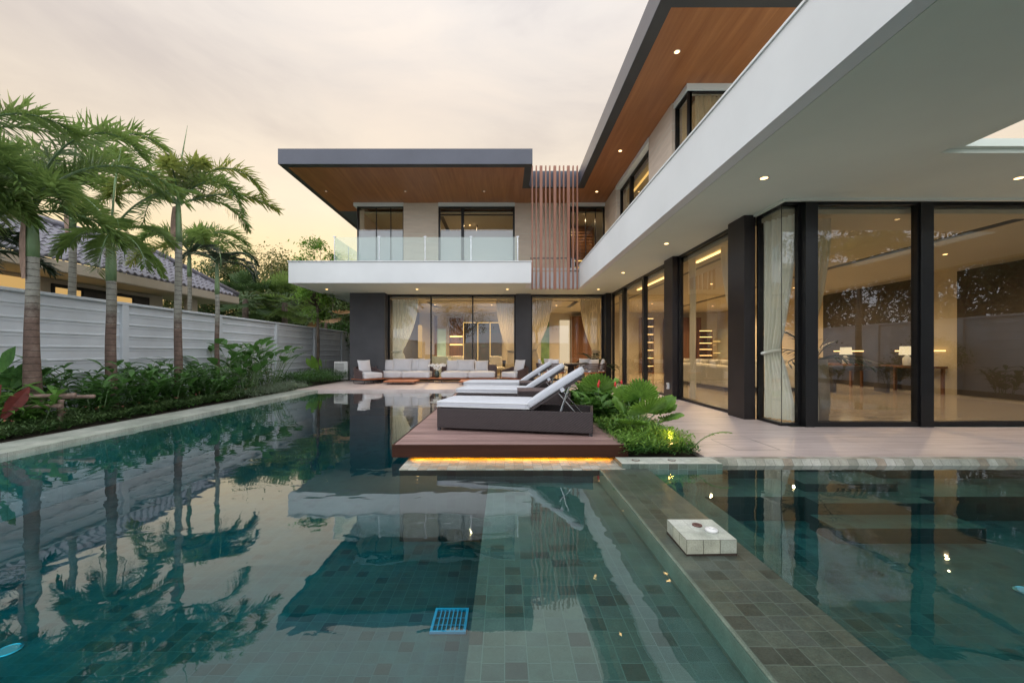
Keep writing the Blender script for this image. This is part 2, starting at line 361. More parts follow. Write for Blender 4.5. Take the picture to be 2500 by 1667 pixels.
leafmat('shrub_leaf',(.026,.078,.022),(.10,.23,.05),.28,vs=1.5); leafmat('bright_leaf',(.05,.13,.025),(.13,.27,.05),.3)
leafmat('cover_leaf',(.03,.07,.022),(.085,.14,.045),.2,vs=4); leafmat('fan_leaf',(.06,.16,.024),(.24,.40,.07),.3,vs=3)
leafmat('tree_leaf',(.03,.06,.018),(.085,.12,.035),.35,vs=.8); leafmat('tree_leaf_warm',(.05,.075,.02),(.14,.15,.045),.4,vs=.8)
leafmat('pale_grass',(.12,.18,.11),(.30,.36,.26),.3,vs=5); leafmat('red_leaf',(.10,.02,.015),(.20,.035,.025),.25)
leafmat('curtain_cloth',(.56,.50,.38),(.62,.56,.43),.35,rough=.8,spec=.1); leafmat('curtain_mint',(.84,.88,.84),(.90,.93,.88),.12,rough=.8,spec=.1)
leafmat('dark_palm',(.012,.022,.012),(.03,.05,.024),.15); leafmat('dry_leaf',(.22,.12,.05),(.40,.24,.11),.3)
glassmat('window_glass',(.93,.92,.88),.06,.9,rc=(.9,.94,1)); glassmat('rail_glass',(.90,.96,.93),.03,.9,body=.10,bodyc=(.75,.85,.82))
glassmat('pale_glass',(.75,.77,.78),.06,.9,body=.55,bodyc=(.50,.53,.56))  # pale, half opaque glass for the lower window halves
emis('lamp_warm',(1,.62,.24),6); emis('lamp_dim',(1,.7,.45),.35); emis('led_line',(1,.60,.22),3.5,True); emis('led_gold',(1,.62,.2),1.3); emis('garden_glow',(1,.80,.55),.75)
emis('led_deck',(1,.33,.0),25,True); emis('lamp_shade',(1,.80,.5),.95); emis('sky_lamp',(1,.9,.95),.38); emis('warm_glow',(1,.62,.22),.55)
def gratemat():
    plain('grate_blue',(.16,.40,.52),.4,var=.1)
gratemat()
def water():
    m,nt,out=newmat('water')
    v=coords(nt,(.7,1,1)); n=noise_(nt,v,2.6,2,.45,.8); v2=coords(nt,(1,.7,1)); n2=noise_(nt,v2,7,3,.55,.6); 
    b=N(nt,'ShaderNodeBump'); b.inputs['Strength'].default_value=1; b.inputs['Distance'].default_value=.0024
    Lk(nt,math_(nt,'ADD',n,math_(nt,'MULTIPLY',n2,.10)),b.inputs['Height'])
    fr=N(nt,'ShaderNodeFresnel'); fr.inputs[0].default_value=1.33; Lk(nt,b.outputs[0],fr.inputs['Normal'])
    fac=math_(nt,'MULTIPLY_ADD',fr.outputs[0],1.6,.03); fac=math_(nt,'MINIMUM',fac,.9); geo=N(nt,'ShaderNodeNewGeometry'); fac=math_(nt,'MULTIPLY',fac,math_(nt,'SUBTRACT',1,geo.outputs['Backfacing']))
    g=N(nt,'ShaderNodeBsdfGlossy'); g.inputs['Roughness'].default_value=.015; g.inputs[0].default_value=(.93,.96,.96,1); Lk(nt,b.outputs[0],g.inputs['Normal'])
    t=N(nt,'ShaderNodeBsdfTransparent'); t.inputs[0].default_value=(.88,1,1,1)
    mx=N(nt,'ShaderNodeMixShader'); Lk(nt,fac,mx.inputs[0]); Lk(nt,t.outputs[0],mx.inputs[1]); Lk(nt,g.outputs[0],mx.inputs[2]); Lk(nt,mx.outputs[0],out.inputs['Surface'])
    va=N(nt,'ShaderNodeVolumeAbsorption'); va.inputs[0].default_value=(.05,.785,.875,1); va.inputs['Density'].default_value=1.25; Lk(nt,va.outputs[0],out.inputs['Volume'])
water()
# ------------------------------------------------------------------ sky, sun, camera
sc=bpy.context.scene
cy=sc.cycles; cy.max_bounces=7; cy.diffuse_bounces=3; cy.glossy_bounces=3; cy.transmission_bounces=2; cy.transparent_max_bounces=14; cy.volume_bounces=0
cy.use_adaptive_sampling=True; cy.adaptive_threshold=.025; cy.sample_clamp_indirect=4; cy.caustics_refractive=False; cy.blur_glossy=.5
w=bpy.data.worlds.new('World'); sc.world=w; w.use_nodes=True; nt=w.node_tree
for n in list(nt.nodes): nt.nodes.remove(n)
wo=nt.nodes.new('ShaderNodeOutputWorld'); bg=nt.nodes.new('ShaderNodeBackground'); Lk(nt,bg.outputs[0],wo.inputs[0])
SUN_EL,SUN_AZ=R(6),R(-12)      # azimuth from +Y, negative = left
sk=nt.nodes.new('ShaderNodeTexSky'); sk.sky_type='NISHITA'; sk.sun_disc=False; sk.sun_elevation=SUN_EL; sk.sun_rotation=SUN_AZ; sk.air_density=1.2; sk.dust_density=3
tc=nt.nodes.new('ShaderNodeTexCoord'); sp=nt.nodes.new('ShaderNodeSeparateXYZ'); Lk(nt,tc.outputs['Generated'],sp.inputs[0])
zz=math_(nt,'MAXIMUM',sp.outputs[2],0.0)
front=ramp(nt,zz,[(.0,(1.0,.64,.27)),(.13,(1.0,.74,.34)),(.30,(.90,.76,.58)),(.50,(.75,.67,.60)),(.72,(.86,.82,.80)),(1,(1.2,1.25,1.35))])
back=ramp(nt,zz,[(.0,(1.35,1.42,1.54)),(.3,(1.8,1.87,2.0)),(.7,(1.9,1.96,2.06)),(1,(1.75,1.79,1.88))])
side=math_(nt,'MULTIPLY_ADD',sp.outputs[1],2.0,.0,clamp=True)
warm=math_(nt,'MULTIPLY_ADD',sp.outputs[0],-.22,0.0)
base=mix_(nt,side,back,front)
mp=nt.nodes.new('ShaderNodeMapping'); mp.inputs['Scale'].default_value=(1.2,1.0,3.2); Lk(nt,tc.outputs['Generated'],mp.inputs[0])
c1=noise_(nt,mp.outputs[0],1.7,7,.55,.5); 
cl=ramp(nt,c1,[(.34,(.84,.84,.87)),(.5,(1,1,1)),(.68,(1.12,1.09,1.05))])
base=mix_(nt,1.0,base,cl,'MULTIPLY')
skm=mix_(nt,1.0,sk.outputs[0],(.10,.10,.10),'MULTIPLY')
tot=mix_(nt,.06,base,skm,'ADD'); Lk(nt,tot,bg.inputs[0]); bg.inputs[1].default_value=1.0
sl=bpy.data.lights.new('sun','SUN'); sl.energy=1.3; sl.angle=R(14); sl.color=(1,.72,.42); so=bpy.data.objects.new('sun',sl); col.objects.link(so)
d=Vector((math.sin(SUN_AZ)*math.cos(R(12)),math.cos(SUN_AZ)*math.cos(R(12)),math.sin(R(12)))); so.rotation_euler=d.to_track_quat('Z','Y').to_euler(); so.location=(-10,10,12)
cd=bpy.data.cameras.new('camera'); cam=bpy.data.objects.new('camera',cd); col.objects.link(cam); sc.camera=cam
cam.location=(0,0,CZ); cam.rotation_euler=(R(90),0,0); cd.sensor_width=36; cd.lens=36*F/2500; cd.clip_end=600; cd.clip_start=.05
cd.shift_x=(1250-U0)/2500; cd.shift_y=(V0-833.5)/2500
sc.view_settings.view_transform='Standard'; sc.view_settings.look='None'; sc.view_settings.exposure=.14; sc.view_settings.gamma=1
def lamp(name,kind,loc,e,c=(1,.72,.38),size=.08,spot=None,rot=None,parent=None):
    l=bpy.data.lights.new(name,kind); l.energy=e; l.color=c
    if kind=='SPOT': l.spot_size=spot or R(110); l.spot_blend=.6; l.shadow_soft_size=size
    elif kind=='AREA': l.size=size
    else: l.shadow_soft_size=size
    o=bpy.data.objects.new(name,l); col.objects.link(o); o.location=loc
    if rot: o.rotation_euler=rot
    o.parent=parent
    return o
# ------------------------------------------------------------------ ground, pool, terrace
def struct(mb,name,mats,**k): return tag(mb.build(name,mats,**k),kind='structure')
g=MB()
for a in ((-300,-8.2,-200,300),(14.2,300,-200,300),(-8.2,14.2,24,300),(-8.2,14.2,-200,-14)): g.sheet(*a,.02)
struct(g,'ground','lawn')
struct(MB().box(-8.2,-6.44,-14,24,-.6,.05).box(-6.44,-6.0,13.1,24,-.6,.052).box(11.9,14.2,-14,24,-.6,.05),'garden_soil','soil')
# deep pool, shelf, divider, right pool
PF=-.74
p=MB(); p.sheet(-5.9,-.165,-8,13.0,PF); struct(p,'pool_floor','tile_floor')
p=MB(); p.quad((-5.78,-8,.0),(-5.78,13,.0),(-5.78,13,PF-.1),(-5.78,-8,PF-.1)); struct(p,'pool_wall','tile_wall_shade_x')
p=MB(); p.quad((-5.9,12.78,0),(3,12.78,0),(3,12.78,PF-.1),(-5.9,12.78,PF-.1)); struct(p,'pool_wall','tile_wall_shade_y')
# shelf: top + drop face
p=MB(); p.sheet(-.165,.985,-8,4.28,-.135);  p.sheet(1.485,1.86,-8,4.42,-.135); p.sheet(1.86,9,3.86,4.42,-.135)
p.sheet(1.86,9,-8,3.86,-.36); struct(p,'pool_shelf','tile_floor')
p=MB(); 
for x,z0,z1 in ((-.165,-.135,PF-.05),(.985,-.010,-.135),(1.485,-.010,-.135),(1.86,-.135,-.52)): p.quad((x,-8,z0),(x,4.3 if x<1 else 4.42 if x<1.6 else 3.86,z0),(x,4.3 if x<1 else 4.42 if x<1.6 else 3.86,z1),(x,-8,z1))
p.quad((-1.084,4.28,-.002),(-1.084,12.8,-.002),(-1.084,12.8,PF-.05),(-1.084,4.28,PF-.05)); struct(p,'pool_step_wall','tile_wall_shade_x')
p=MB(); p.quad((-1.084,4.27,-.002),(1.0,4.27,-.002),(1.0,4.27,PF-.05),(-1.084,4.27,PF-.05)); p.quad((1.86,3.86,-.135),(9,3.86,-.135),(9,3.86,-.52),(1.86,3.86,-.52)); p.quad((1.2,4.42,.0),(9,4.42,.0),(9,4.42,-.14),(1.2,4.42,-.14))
struct(p,'pool_step_wall','tile_wall_shade_y')
for a in ((2.9,3.8,4.0,4.40,-.2,-.06),(2.80,3.86,3.70,3.99,-.6,-.137),(2.72,3.96,3.40,3.69,-.6,-.235)):
    p=MB().box(*a); p.m=[1,0,1,1,1,1]; struct(p,'pool_step',['tile_floor','tile_wall_shade_y'])
struct(MB().box(-5.85,12,-8.2,12.9,-3,0.0),'water','water')
struct(MB().box(.997,1.485,-8,4.285,-.5,.003),'pool_divider','tile_wet'); struct(MB().box(.978,.997,-8,4.28,-.5,.006),'pool_divider_edge','tile_edge',bevel=.004)
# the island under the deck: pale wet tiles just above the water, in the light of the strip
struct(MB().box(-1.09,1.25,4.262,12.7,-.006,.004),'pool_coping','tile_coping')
c=MB(); c.box(-6.45,-5.77,-8,13.1,-1.2,.05); struct(c,'pool_coping','coping_stone')
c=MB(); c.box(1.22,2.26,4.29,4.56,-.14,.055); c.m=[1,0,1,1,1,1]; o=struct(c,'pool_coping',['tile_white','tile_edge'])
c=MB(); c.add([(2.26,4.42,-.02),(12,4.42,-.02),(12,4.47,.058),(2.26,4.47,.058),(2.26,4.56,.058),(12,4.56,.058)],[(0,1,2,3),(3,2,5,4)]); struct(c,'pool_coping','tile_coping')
# terrace
t=MB(); t.box(2.2,12,4.56,6.36,-.5,TZ); t.box(2.2,4.4,6.36,12.78,-.5,TZ); t.box(-6.45,4.4,12.78,17,-.5,TZ); t.box(1.25,2.2,10.6,12.78,-.5,TZ); t.box(9.0,12,-8,4.56,-1,TZ); t.box(-5.9,9,-14,-8,-1,TZ)
struct(t,'terrace','terrace_stone')
struct(MB().box(1.25,2.19,4.56,10.6,-.5,.03),'garden_soil','soil')
# access cover cut in the terrace
t=MB(); y0,y1,x0,x1=4.86,5.45,2.72,3.24
for a in ((x0,x1,y0,y0+.006),(x0,x1,y1,y1+.006),(x0-.003,x0+.003,y0,y1),(x1-.003,x1+.003,y0,y1)): t.box(*a,TZ-.01,TZ+.001)
cv=tag(t.build('access_cover','dark_metal'),'flush square access cover outlined in the pale terrace beside the planting bed','access cover')
for i,(u,lb) in enumerate(((1552,'small round skimmer lid in white coping, nearer to the wooden deck'),(1640,'small round skimmer lid in white coping, farther from the wooden deck'))):
    th=thing('skimmer_lid',lb,'lid',(X(u,4.43),4.43,.056)); MB().lathe([(.042,0),(.042,.003),(.036,.004)],n=24).build('rim','ring_brown',th); MB().lathe([(.03,.003),(.03,.006),(.0,.0065)],n=20).build('cap','coping_stone',th)
# white tiled block on the divider, with a ring and a button
th=thing('tiled_block','small white tiled block standing on the submerged dividing wall','block',(1.08,2.455,0))
b=MB().box(0,.3,0,.3,-.02,.1); b.m=[0,0,1,2,1,2]; b.build('block_body',['tile_white','tile_white_y','tile_white_x'],th,bevel=.003)
b=MB(); b.add([(-.001,-.001,0),(.301,-.001,0),(.301,.301,0),(-.001,.301,0),(-.001,-.001,.014),(.301,-.001,.020),(.301,.301,.012),(-.001,.301,.024)],[(0,1,5,4),(1,2,6,5),(2,3,7,6),(3,0,4,7)]); b.build('waterline_stain','soil',th)
tag(MB().lathe([(.030,0),(.030,.006),(.026,.008),(.016,.008),(.014,.004),(.013,0)],c=(1.235,2.655,.1005)).build('ring','ring_brown',smooth=False),'brown ring lying on the white tiled block behind the white button','ring')
th=thing('air_button','round white button with raised centre on the tiled block','button',(1.285,2.57,.1005)); MB().lathe([(.036,0),(.038,.01),(.034,.016),(.02,.018)]).build('rim','plastic_white',th,smooth=True); MB().lathe([(.017,.017),(.018,.023),(.01,.026)]).build('cap','plastic_white',th,smooth=True)
# drain grate on the deep floor
th=thing('drain_grate','square blue drain grate on the deep pool floor','grate',(-.52,2.86,PF)); 
g=MB(); g.box(0,.25,0,.018,.004,.02).box(0,.25,.252,.27,.004,.02).box(0,.018,.018,.252,.004,.02).box(.232,.25,.018,.252,.004,.02); g.build('frame','grate_blue',th)
g=MB()
for i in range(1,7): g.box(.018+i*.0306-.004,.018+i*.0306+.004,.018,.252,.006,.018)
for i in (1,2): g.box(.018,.232,.018+i*.078-.003,.018+i*.078+.003,.003,.006)
g.build('bars','grate_blue',th)
for (x,y,z,lb) in ((-3.24,2.70,PF,'pale blue underwater lamp on the left side of the deep pool floor'),(3.42,2.70,-.36,'pale blue underwater lamp in the right hand pool')):
    th=thing('pool_lamp',lb,'pool lamp',(x,y,z)); MB().lathe([(.07,0),(.07,.01),(.06,.014),(.052,.010)]).build('rim','steel',th); MB().lathe([(.05,.005),(.048,.014),(.02,.018)]).build('lens','sky_lamp' ,th)
# ------------------------------------------------------------------ deck
th=thing('wooden_deck','low wooden sun deck projecting over the pool under the loungers','deck',(0,0,0))
dk=MB(); y=4.66; 
while y<10.9: dk.box(-1.24,1.365,y,y+.131,.15,.175); y+=.14
dk.build('deck_boards','deck_wood',th,bevel=.002)
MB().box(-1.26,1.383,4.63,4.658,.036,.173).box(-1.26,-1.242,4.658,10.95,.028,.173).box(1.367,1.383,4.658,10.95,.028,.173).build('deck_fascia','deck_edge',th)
MB().box(-1.24,1.36,4.69,10.9,.10,.148).build('deck_frame','dark_metal',th)
MB().box(-1.05,1.2,4.665,4.685,.030,.042).build('led_strip','led_deck',th)
# ------------------------------------------------------------------ the villa
V=thing('villa','modern two storey L shaped villa with white balcony bands and dark flat roofs','house',(0,0,0))
def vp(mb,name,mats,**k): return mb.build(name,mats,V,**k)
# slab with the sky opening; underside is the soffit
s=MB(); s.box(-7.25,2.71,13.9,23.2,SZ,SZ+.14)
hx0,hx1,hy0,hy1=5.34,9.6,1.4,4.80
s.box(2.71,hx0,-3,13.9,SZ,SZ+.14).box(hx0,hx1,-3,hy0,SZ,SZ+.14).box(hx0,hx1,hy1,13.9,SZ,SZ+.14).box(hx1,12.2,-3,13.9,SZ,SZ+.14).box(2.71,12.2,13.9,23.2,SZ,SZ+.14)
# remove notch: rebuild as separate boxes
s=MB(); s.box(-7.25,.895,13.9,23.2,SZ,SZ+.14).box(.895,2.71,15.05,23.2,SZ,SZ+.14)
s.box(2.71,hx0-.23,-3,23.2,SZ,SZ+.14).box(hx0-.23,hx1,-3,hy0,SZ,SZ+.14).box(hx0-.23,hx1,hy1+.06,23.2,SZ,SZ+.14).box(hx1,12.2,-3,23.2,SZ,SZ+.14)
s.box(hx0-.23,hx0,hy0,hy1+.06,SZ+.05,SZ+.14).box(hx0-.2305,hx0,hy0*0+1.4,hy0,SZ+.05,SZ+.139).box(hx0,hx1,hy1,hy1+.06,SZ+.05,SZ+.14)
vp(s,'soffit','soffit_paint')
f=MB(); f.box(2.70,2.86,-3,15.0,SZ-.012,4.34); f.box(.895,2.86,15.04,15.2,SZ-.012,4.14); f.box(-7.26,.895,13.89,14.05,SZ-.012,4.25); f.box(-7.26,-7.1,14.05,20,SZ-.012,4.25); f.box(.74,.90,14.05,15.04,SZ-.012,4.25)
vp(f,'balcony_fascia','white_render')
f=MB(); f.box(2.68,2.90,-3,15.02,4.342,4.37); f.box(-7.29,.92,13.86,14.08,4.252,4.275); f.box(-7.29,-7.08,14.08,20,4.252,4.275); f.box(.74,2.86,15.02,15.06,4.19,4.27); vp(f,'parapet_cap','white_render')
# drip strip under the edge
f=MB(); f.box(2.87,3.0,-3,15.0,SZ-.010,SZ-.001); vp(f,'drip_edge','soffit_paint')
f=MB(); f.box(-4.7,4.2,17.2,23,3.7,4.0).box(4.2,11.9,9.6,23,3.7,4.0); vp(f,'floor_slab','white_render')
# roofs
r=MB(); r.box(-7.40,.91,13.5,24,RZ,RT).box(.91,2.72,15.27,24,RZ,RT+.05).box(2.72,12.4,7.1,24,RZ,RT); vp(r,'roof','roof_metal')
r=MB(); b=RZ-.004; r.box(-7.39,.90,13.51,13.75,b,RZ+.001).box(-7.39,-7.2,13.75,23,b,RZ+.001).box(.66,.90,13.75,15.5,b,RZ+.001).box(.90,2.73,15.28,15.5,b,RZ+.001).box(2.73,2.97,7.11,15.5,b,RZ+.001).box(2.97,12,7.11,7.37,b,RZ+.001); vp(r,'roof_border','roof_border')
r=MB(); r.box(-7.2,.66,13.75,18,RZ-.006,RZ+.001).box(.66,2.97,15.5,18,RZ-.006,RZ+.001).box(2.97,12,7.37,18,RZ-.006,RZ+.001); vp(r,'wood_soffit','soffit_wood')
# lower walls
w=MB(); w.box(-6.09,-4.72,16.27,23,TZ,SZ); vp(w,'stone_wall','dark_stone')
for (a,b_,c_,d_) in ((.455,1.05,16.55,17.0),):
    vp(MB().box(a,b_,c_,d_,TZ,SZ),'pillar','dark_stone')
vp(MB().box(4.09,4.27,10.08,10.62,TZ,SZ),'pillar','pillar_metal',bevel=.004); vp(MB().box(4.09,4.28,7.06,7.58,TZ,SZ),'pillar','pillar_metal',bevel=.004)
vp(MB().box(4.0,4.22,16.32,16.9,TZ,SZ),'pillar','black_frame')
# windows: y-facing and x-facing banks
def winy(x0,x1,y,z0,z1,mull=(),fw=.06,glass='window_glass',mw=.05,d=.10,trans=None,half=None,frame='black_frame'):
    f=MB(); f.box(x0,x1,y,y+d,z0,z0+fw).box(x0,x1,y,y+d,z1-fw,z1).box(x0,x0+fw,y,y+d,z0+fw,z1-fw).box(x1-fw,x1,y,y+d,z0+fw,z1-fw)
    o=vp(f,'window',frame)
    xs=[x0+fw]+list(mull)+[x1-fw]
    for m in mull: MB().box(m-mw/2,m+mw/2,y+.002,y+d-.002,z0+fw,z1-fw).build('mullion',frame,o)
    if trans: MB().box(x0+fw,x1-fw,y+.004,y+d-.004,trans-.02,trans+.02).build('transom',frame,o)
    for i in range(len(xs)-1):
        a=xs[i]+(mw/2 if i else 0); b=xs[i+1]-(mw/2 if i<len(xs)-2 else 0)
        if half:
            MB().box(a,b,y+d*.5,y+d*.5+.012,half,z1-fw).build('pane',glass,o); MB().box(a,b,y+d*.5,y+d*.5+.012,z0+fw,half-.001).build('pane','pale_glass',o)
        else: MB().box(a,b,y+d*.5,y+d*.5+.012,z0+fw,z1-fw).build('pane',glass,o)
    return o
def winx(y0,y1,x,z0,z1,mull=(),fw=.06,glass='window_glass',mw=.12,d=.10,frame='black_frame'):
    f=MB(); f.box(x,x+d,y0,y1,z0,z0+fw).box(x,x+d,y0,y1,z1-fw,z1).box(x,x+d,y0,y0+fw,z0+fw,z1-fw).box(x,x+d,y1-fw,y1,z0+fw,z1-fw)
    o=vp(f,'window',frame); ys=[y0+fw]+list(mull)+[y1-fw]
    for m in mull: MB().box(x-.02,x+d+.002,m-mw/2,m+mw/2,z0+fw,z1-fw).build('mullion',frame,o)
    for i in range(len(ys)-1): MB().box(x+d*.5,x+d*.5+.012,ys[i],ys[i+1],z0+fw,z1-fw).build('pane',glass,o)
    return o
winy(-4.72,.455,16.75,TZ,SZ,mull=(X(1052,16.75),X(1154,16.75)),fw=.07)
winy(1.05,4.0,16.75,TZ,SZ,fw=.07)
winx(10.62,16.32,4.23,TZ,SZ,mull=(12.6,14.75),mw=.16)
winx(7.58,10.08,4.23,TZ,SZ)
cw=vp(MB().box(4.30,4.40,6.44,7.06,TZ,TZ+.045).box(4.40,4.62,6.44,6.54,TZ,TZ+.045).box(4.30,4.40,6.44,7.06,SZ-.04,SZ).box(4.40,4.62,6.44,6.54,SZ-.04,SZ).box(4.30,4.40,7.02,7.06,TZ+.045,SZ-.04).box(4.57,4.615,6.44,6.52,TZ+.045,SZ-.04),'window','black_frame')
MB().box(4.325,4.337,6.475,7.02,TZ+.045,SZ-.04).build('pane','window_glass',cw); MB().box(4.340,4.57,6.463,6.475,TZ+.045,SZ-.04).build('pane','window_glass',cw); MB().box(4.322,4.330,6.460,6.468,TZ+.045,SZ-.04).build('seam','black_frame',cw)
vp(MB().box(4.61,4.745,6.33,6.52,TZ,SZ),'window_post','black_frame')
winy(4.745,6.42,6.36,TZ,SZ,fw=.075); vp(MB().box(6.37,6.57,6.33,6.358,TZ,SZ).box(6.42,6.5,6.358,6.47,TZ,SZ),'window_post','black_frame'); winy(6.5,11.8,6.40,TZ,SZ,fw=.075,mull=(9.1,),mw=.15)
# trim between frame and soffit
vp(MB().box(4.24,4.30,6.30,7.05,SZ-.035,SZ-.001).box(4.30,12,6.27,6.33,SZ-.035,SZ-.001),'window_trim','soffit_paint')
# interior shell
vp(MB().box(-4.72,4.26,16.86,22.95,.0,.075),'inner_floor','inner_floor'); vp(MB().box(4.30,11.9,6.5,22.95,.0,.0752),'inner_floor','inner_floor')
c=MB(); c.box(-4.72,4.3,16.9,22.9,3.40,3.47).box(4.36,11.9,6.55,22.9,3.40,3.47); vp(c,'ceiling','ceiling_warm')
c=MB(); c.box(8.38,8.58,6.8,21,3.392,3.399).box(5.0,5.1,9,21,3.392,3.399).box(-3.4,-3.2,18,20.2,3.392,3.399).box(-3.2,.5,17.6,17.72,3.392,3.399).box(-3.2,.5,20.1,20.22,3.392,3.399).box(3.0,3.2,17.7,20,3.392,3.399).box(1.4,3.0,17.6,17.72,3.392,3.399).box(1.0,3.2,20.1,20.22,3.392,3.399); vp(c,'ceiling_slot','black_frame')
vp(MB().box(-4.72,12,22.9,23.15,.075,SZ).box(11.75,12,6.55,22.9,.075,SZ),'inner_wall','plaster_warm')
# east wall dark blinds with a pale pier between
for a,b_ in ((11.4,15.2),(6.7,10.7)): vp(MB().box(11.70,11.748,a,b_,.12,3.3),'blind','panel_dark')
# wood wall and lit niches at the back
vp(MB().box(X(1395,22.5),X(1450,22.5),22.3,22.9,.075,3.15),'wood_wall','wall_wood')
vp(MB().box(X(1625,22.5),X(1712,22.5),22.5,22.9,.075,3.1).box(X(1565,22.5),X(1578,22.5),22.5,22.9,.075,3.1),'wood_wall','wall_wood')
vp(MB().box(X(1097,22.7),X(1130,22.7),22.7,22.9,.075,3.1),'wood_wall','wall_wood')
# garden window in the back wall (seen between dining chairs) and sidelight
def lit(x0,x1,y0,y1,z0,z1,m='led_line',name='light_strip'): return vp(MB().box(x0,x1,y0,y1,z0,z1),name,m)
for v in (821,841): lit(X(1098,22.6),X(1129,22.6),22.62,22.69,Z(v,22.6)-.03,Z(v,22.6)+.02)
for (u0,u1) in ((1131,1162),(1166,1194),(1196,1225)):
    z0,z1=.3,Z(787,22.6); x0,x1=X(u0,22.6),X(u1,22.6)
    cb=vp(MB().box(x0,x1,22.60,22.88,z0,z1),'cabinet','panel_dark')
    MB().box(x0,x1,22.57,22.59,z1-.03,z1).box(x0,x0+.03,22.57,22.59,z0,z1-.05).build('light_strip','led_gold',cb)
    q=MB(); rr=random.Random(int(u0))
    for i in range(26): xx=rr.uniform(x0+.1,x1-.1); zz_=z0+.15+int(rr.random()*8)*.26; q.box(xx,xx+.05,22.5,22.58,zz_,zz_+.14)
    q.build('bottle_row','vase_glass',cb)
vp(MB().box(X(1004,22.6),X(1028,22.6),22.55,22.88,.9,2.7),'door_glow','warm_glow')  # orange light on the door column put in as a glowing box
vp(MB().box(X(1002,22.5),X(990,22.5),22.4,22.88,.1,2.9).box(X(1060,22.6),X(1066,22.6),22.6,22.88,.1,3.2),'wood_wall','wall_wood')
vp(MB().box(X(1066,22.6),X(1087,22.6),22.82,22.88,.9,2.5),'garden_window','aqua_panel')
vp(MB().box(X(1322,22.6),X(1342,22.6),22.80,22.88,.5,2.9),'garden_window','fan_leaf')
vp(MB().box(X(1368,22.6),X(1392,22.6),22.80,22.88,.3,2.98),'garden_window','garden_glow')
# shelf towers
def tower(x0,x1,z1,lb,y=22.1,n=7):
    t=thing('shelf_tower',lb,'shelf',(x0,y,.075)); w=x1-x0
    MB().box(0,w,.3,.33,0,z1).box(0,.03,0,.3,0,z1).box(w-.03,w,0,.3,0,z1).build('shelf_case','wall_wood',t)
    for i in range(n+1):
        z=z1*i/n; MB().box(.03,w-.03,0,.3,z-.03 if i else 0,z if i else .03).build('shelf','wall_wood',t)
        if i: MB().box(.04,w-.04,-.012,-.002,z-.035,z-.005).build('light_strip','led_line',t)
        if i<n:
            rr=random.Random(i); q=MB()
            for k in range(3): a=.06+rr.random()*(w-.2); q.box(a,a+.04+.05*rr.random(),.08,.2,z+.002,z+.08+.15*rr.random())
            q.build('ornament','panel_dark',t)
    return t
tower(X(1578,22.1),X(1597,22.1),2.95,'tall lit wooden shelf seen through the window bank left of the first dark pillar')
tower(X(1706,22.1),X(1740,22.1),2.3,'tall lit wooden shelf behind the cream sofa in the living room')
for v in (833,861): lit(X(1742,22.6),X(1765,22.6),22.55,22.62,Z(v,22.6)-.03,Z(v,22.6)+.01,'led_gold')
# interior coves along the window bank
lit(4.60,4.66,7.9,10.0,3.36,3.385); lit(4.60,4.66,10.8,14.4,3.36,3.385)
# upper storey
UZ=4.0
Y=17.0
GZ=(6.83,6.67,6.07,5.75,5.15)
for x0,x1,y0,y1,k in ((X(985,Y),X(1070,Y),Y,Y+.3,'y'),(X(1257,Y),X(1391,Y),Y,Y+.3,'y'),(4.12,4.4,15.3,17.0,'x'),(4.12,4.4,10.2,11.83,'x'),(-6.13,-5.9,17.4,23,'')):
    w=MB().box(x0,x1,y0,y1,UZ,RZ)
    for z in GZ:
        if k=='y': w.box(x0,x1,y0-.003,y0+.001,z-.008,z+.008,1)
        if k=='x': w.box(x0-.003,x0+.001,y0,y1,z-.008,z+.008,1).box(x0,x1,y0-.003,y0+.001,z-.008,z+.008,1)
    vp(w,'wall_panel',['beige_panel','beige_groove'])
zt=RZ-.14
for a in ((-6.2,X(985,Y),Y-.05,Y+.3),(X(1070,Y),X(1257,Y),Y-.05,Y+.3),(X(1391,Y),4.12,Y-.05,Y+.3),(4.10,4.4,11.83,15.3)): vp(MB().box(*a,zt,RZ-.007),'wall_trim','white_render')
vp(MB().box(4.16,4.4,9.44,10.2,zt,RZ-.007).box(4.4,6.5,9.44,9.7,zt,RZ-.007),'wall_trim','white_render')
winy(-6.08,X(985,Y),Y+.05,UZ,zt,fw=.04,mull=(-5.3,-4.7),mw=.02,half=Z(562,Y))
winx(17.15,19.5,-6.12,UZ,zt,fw=.04)
winy(X(1070,Y),X(1257,Y),Y+.05,UZ,zt,mull=(X(1129,Y),),mw=.12,fw=.08,half=Z(562,Y),trans=Z(523,Y))
winy(X(1391,Y),4.12,Y+.05,UZ,zt,mull=(2.95,3.35,3.75),mw=.025,fw=.06)
winx(11.83,15.3,4.27,UZ,zt,mull=(14.05,),fw=.06)
winx(9.5,10.2,4.2,UZ,zt,fw=.04); winy(4.25,5.35,9.5,UZ,zt,fw=.05,d=.05); winy(5.35,8.2,9.46,UZ,zt,fw=.08,mull=(6.9,))
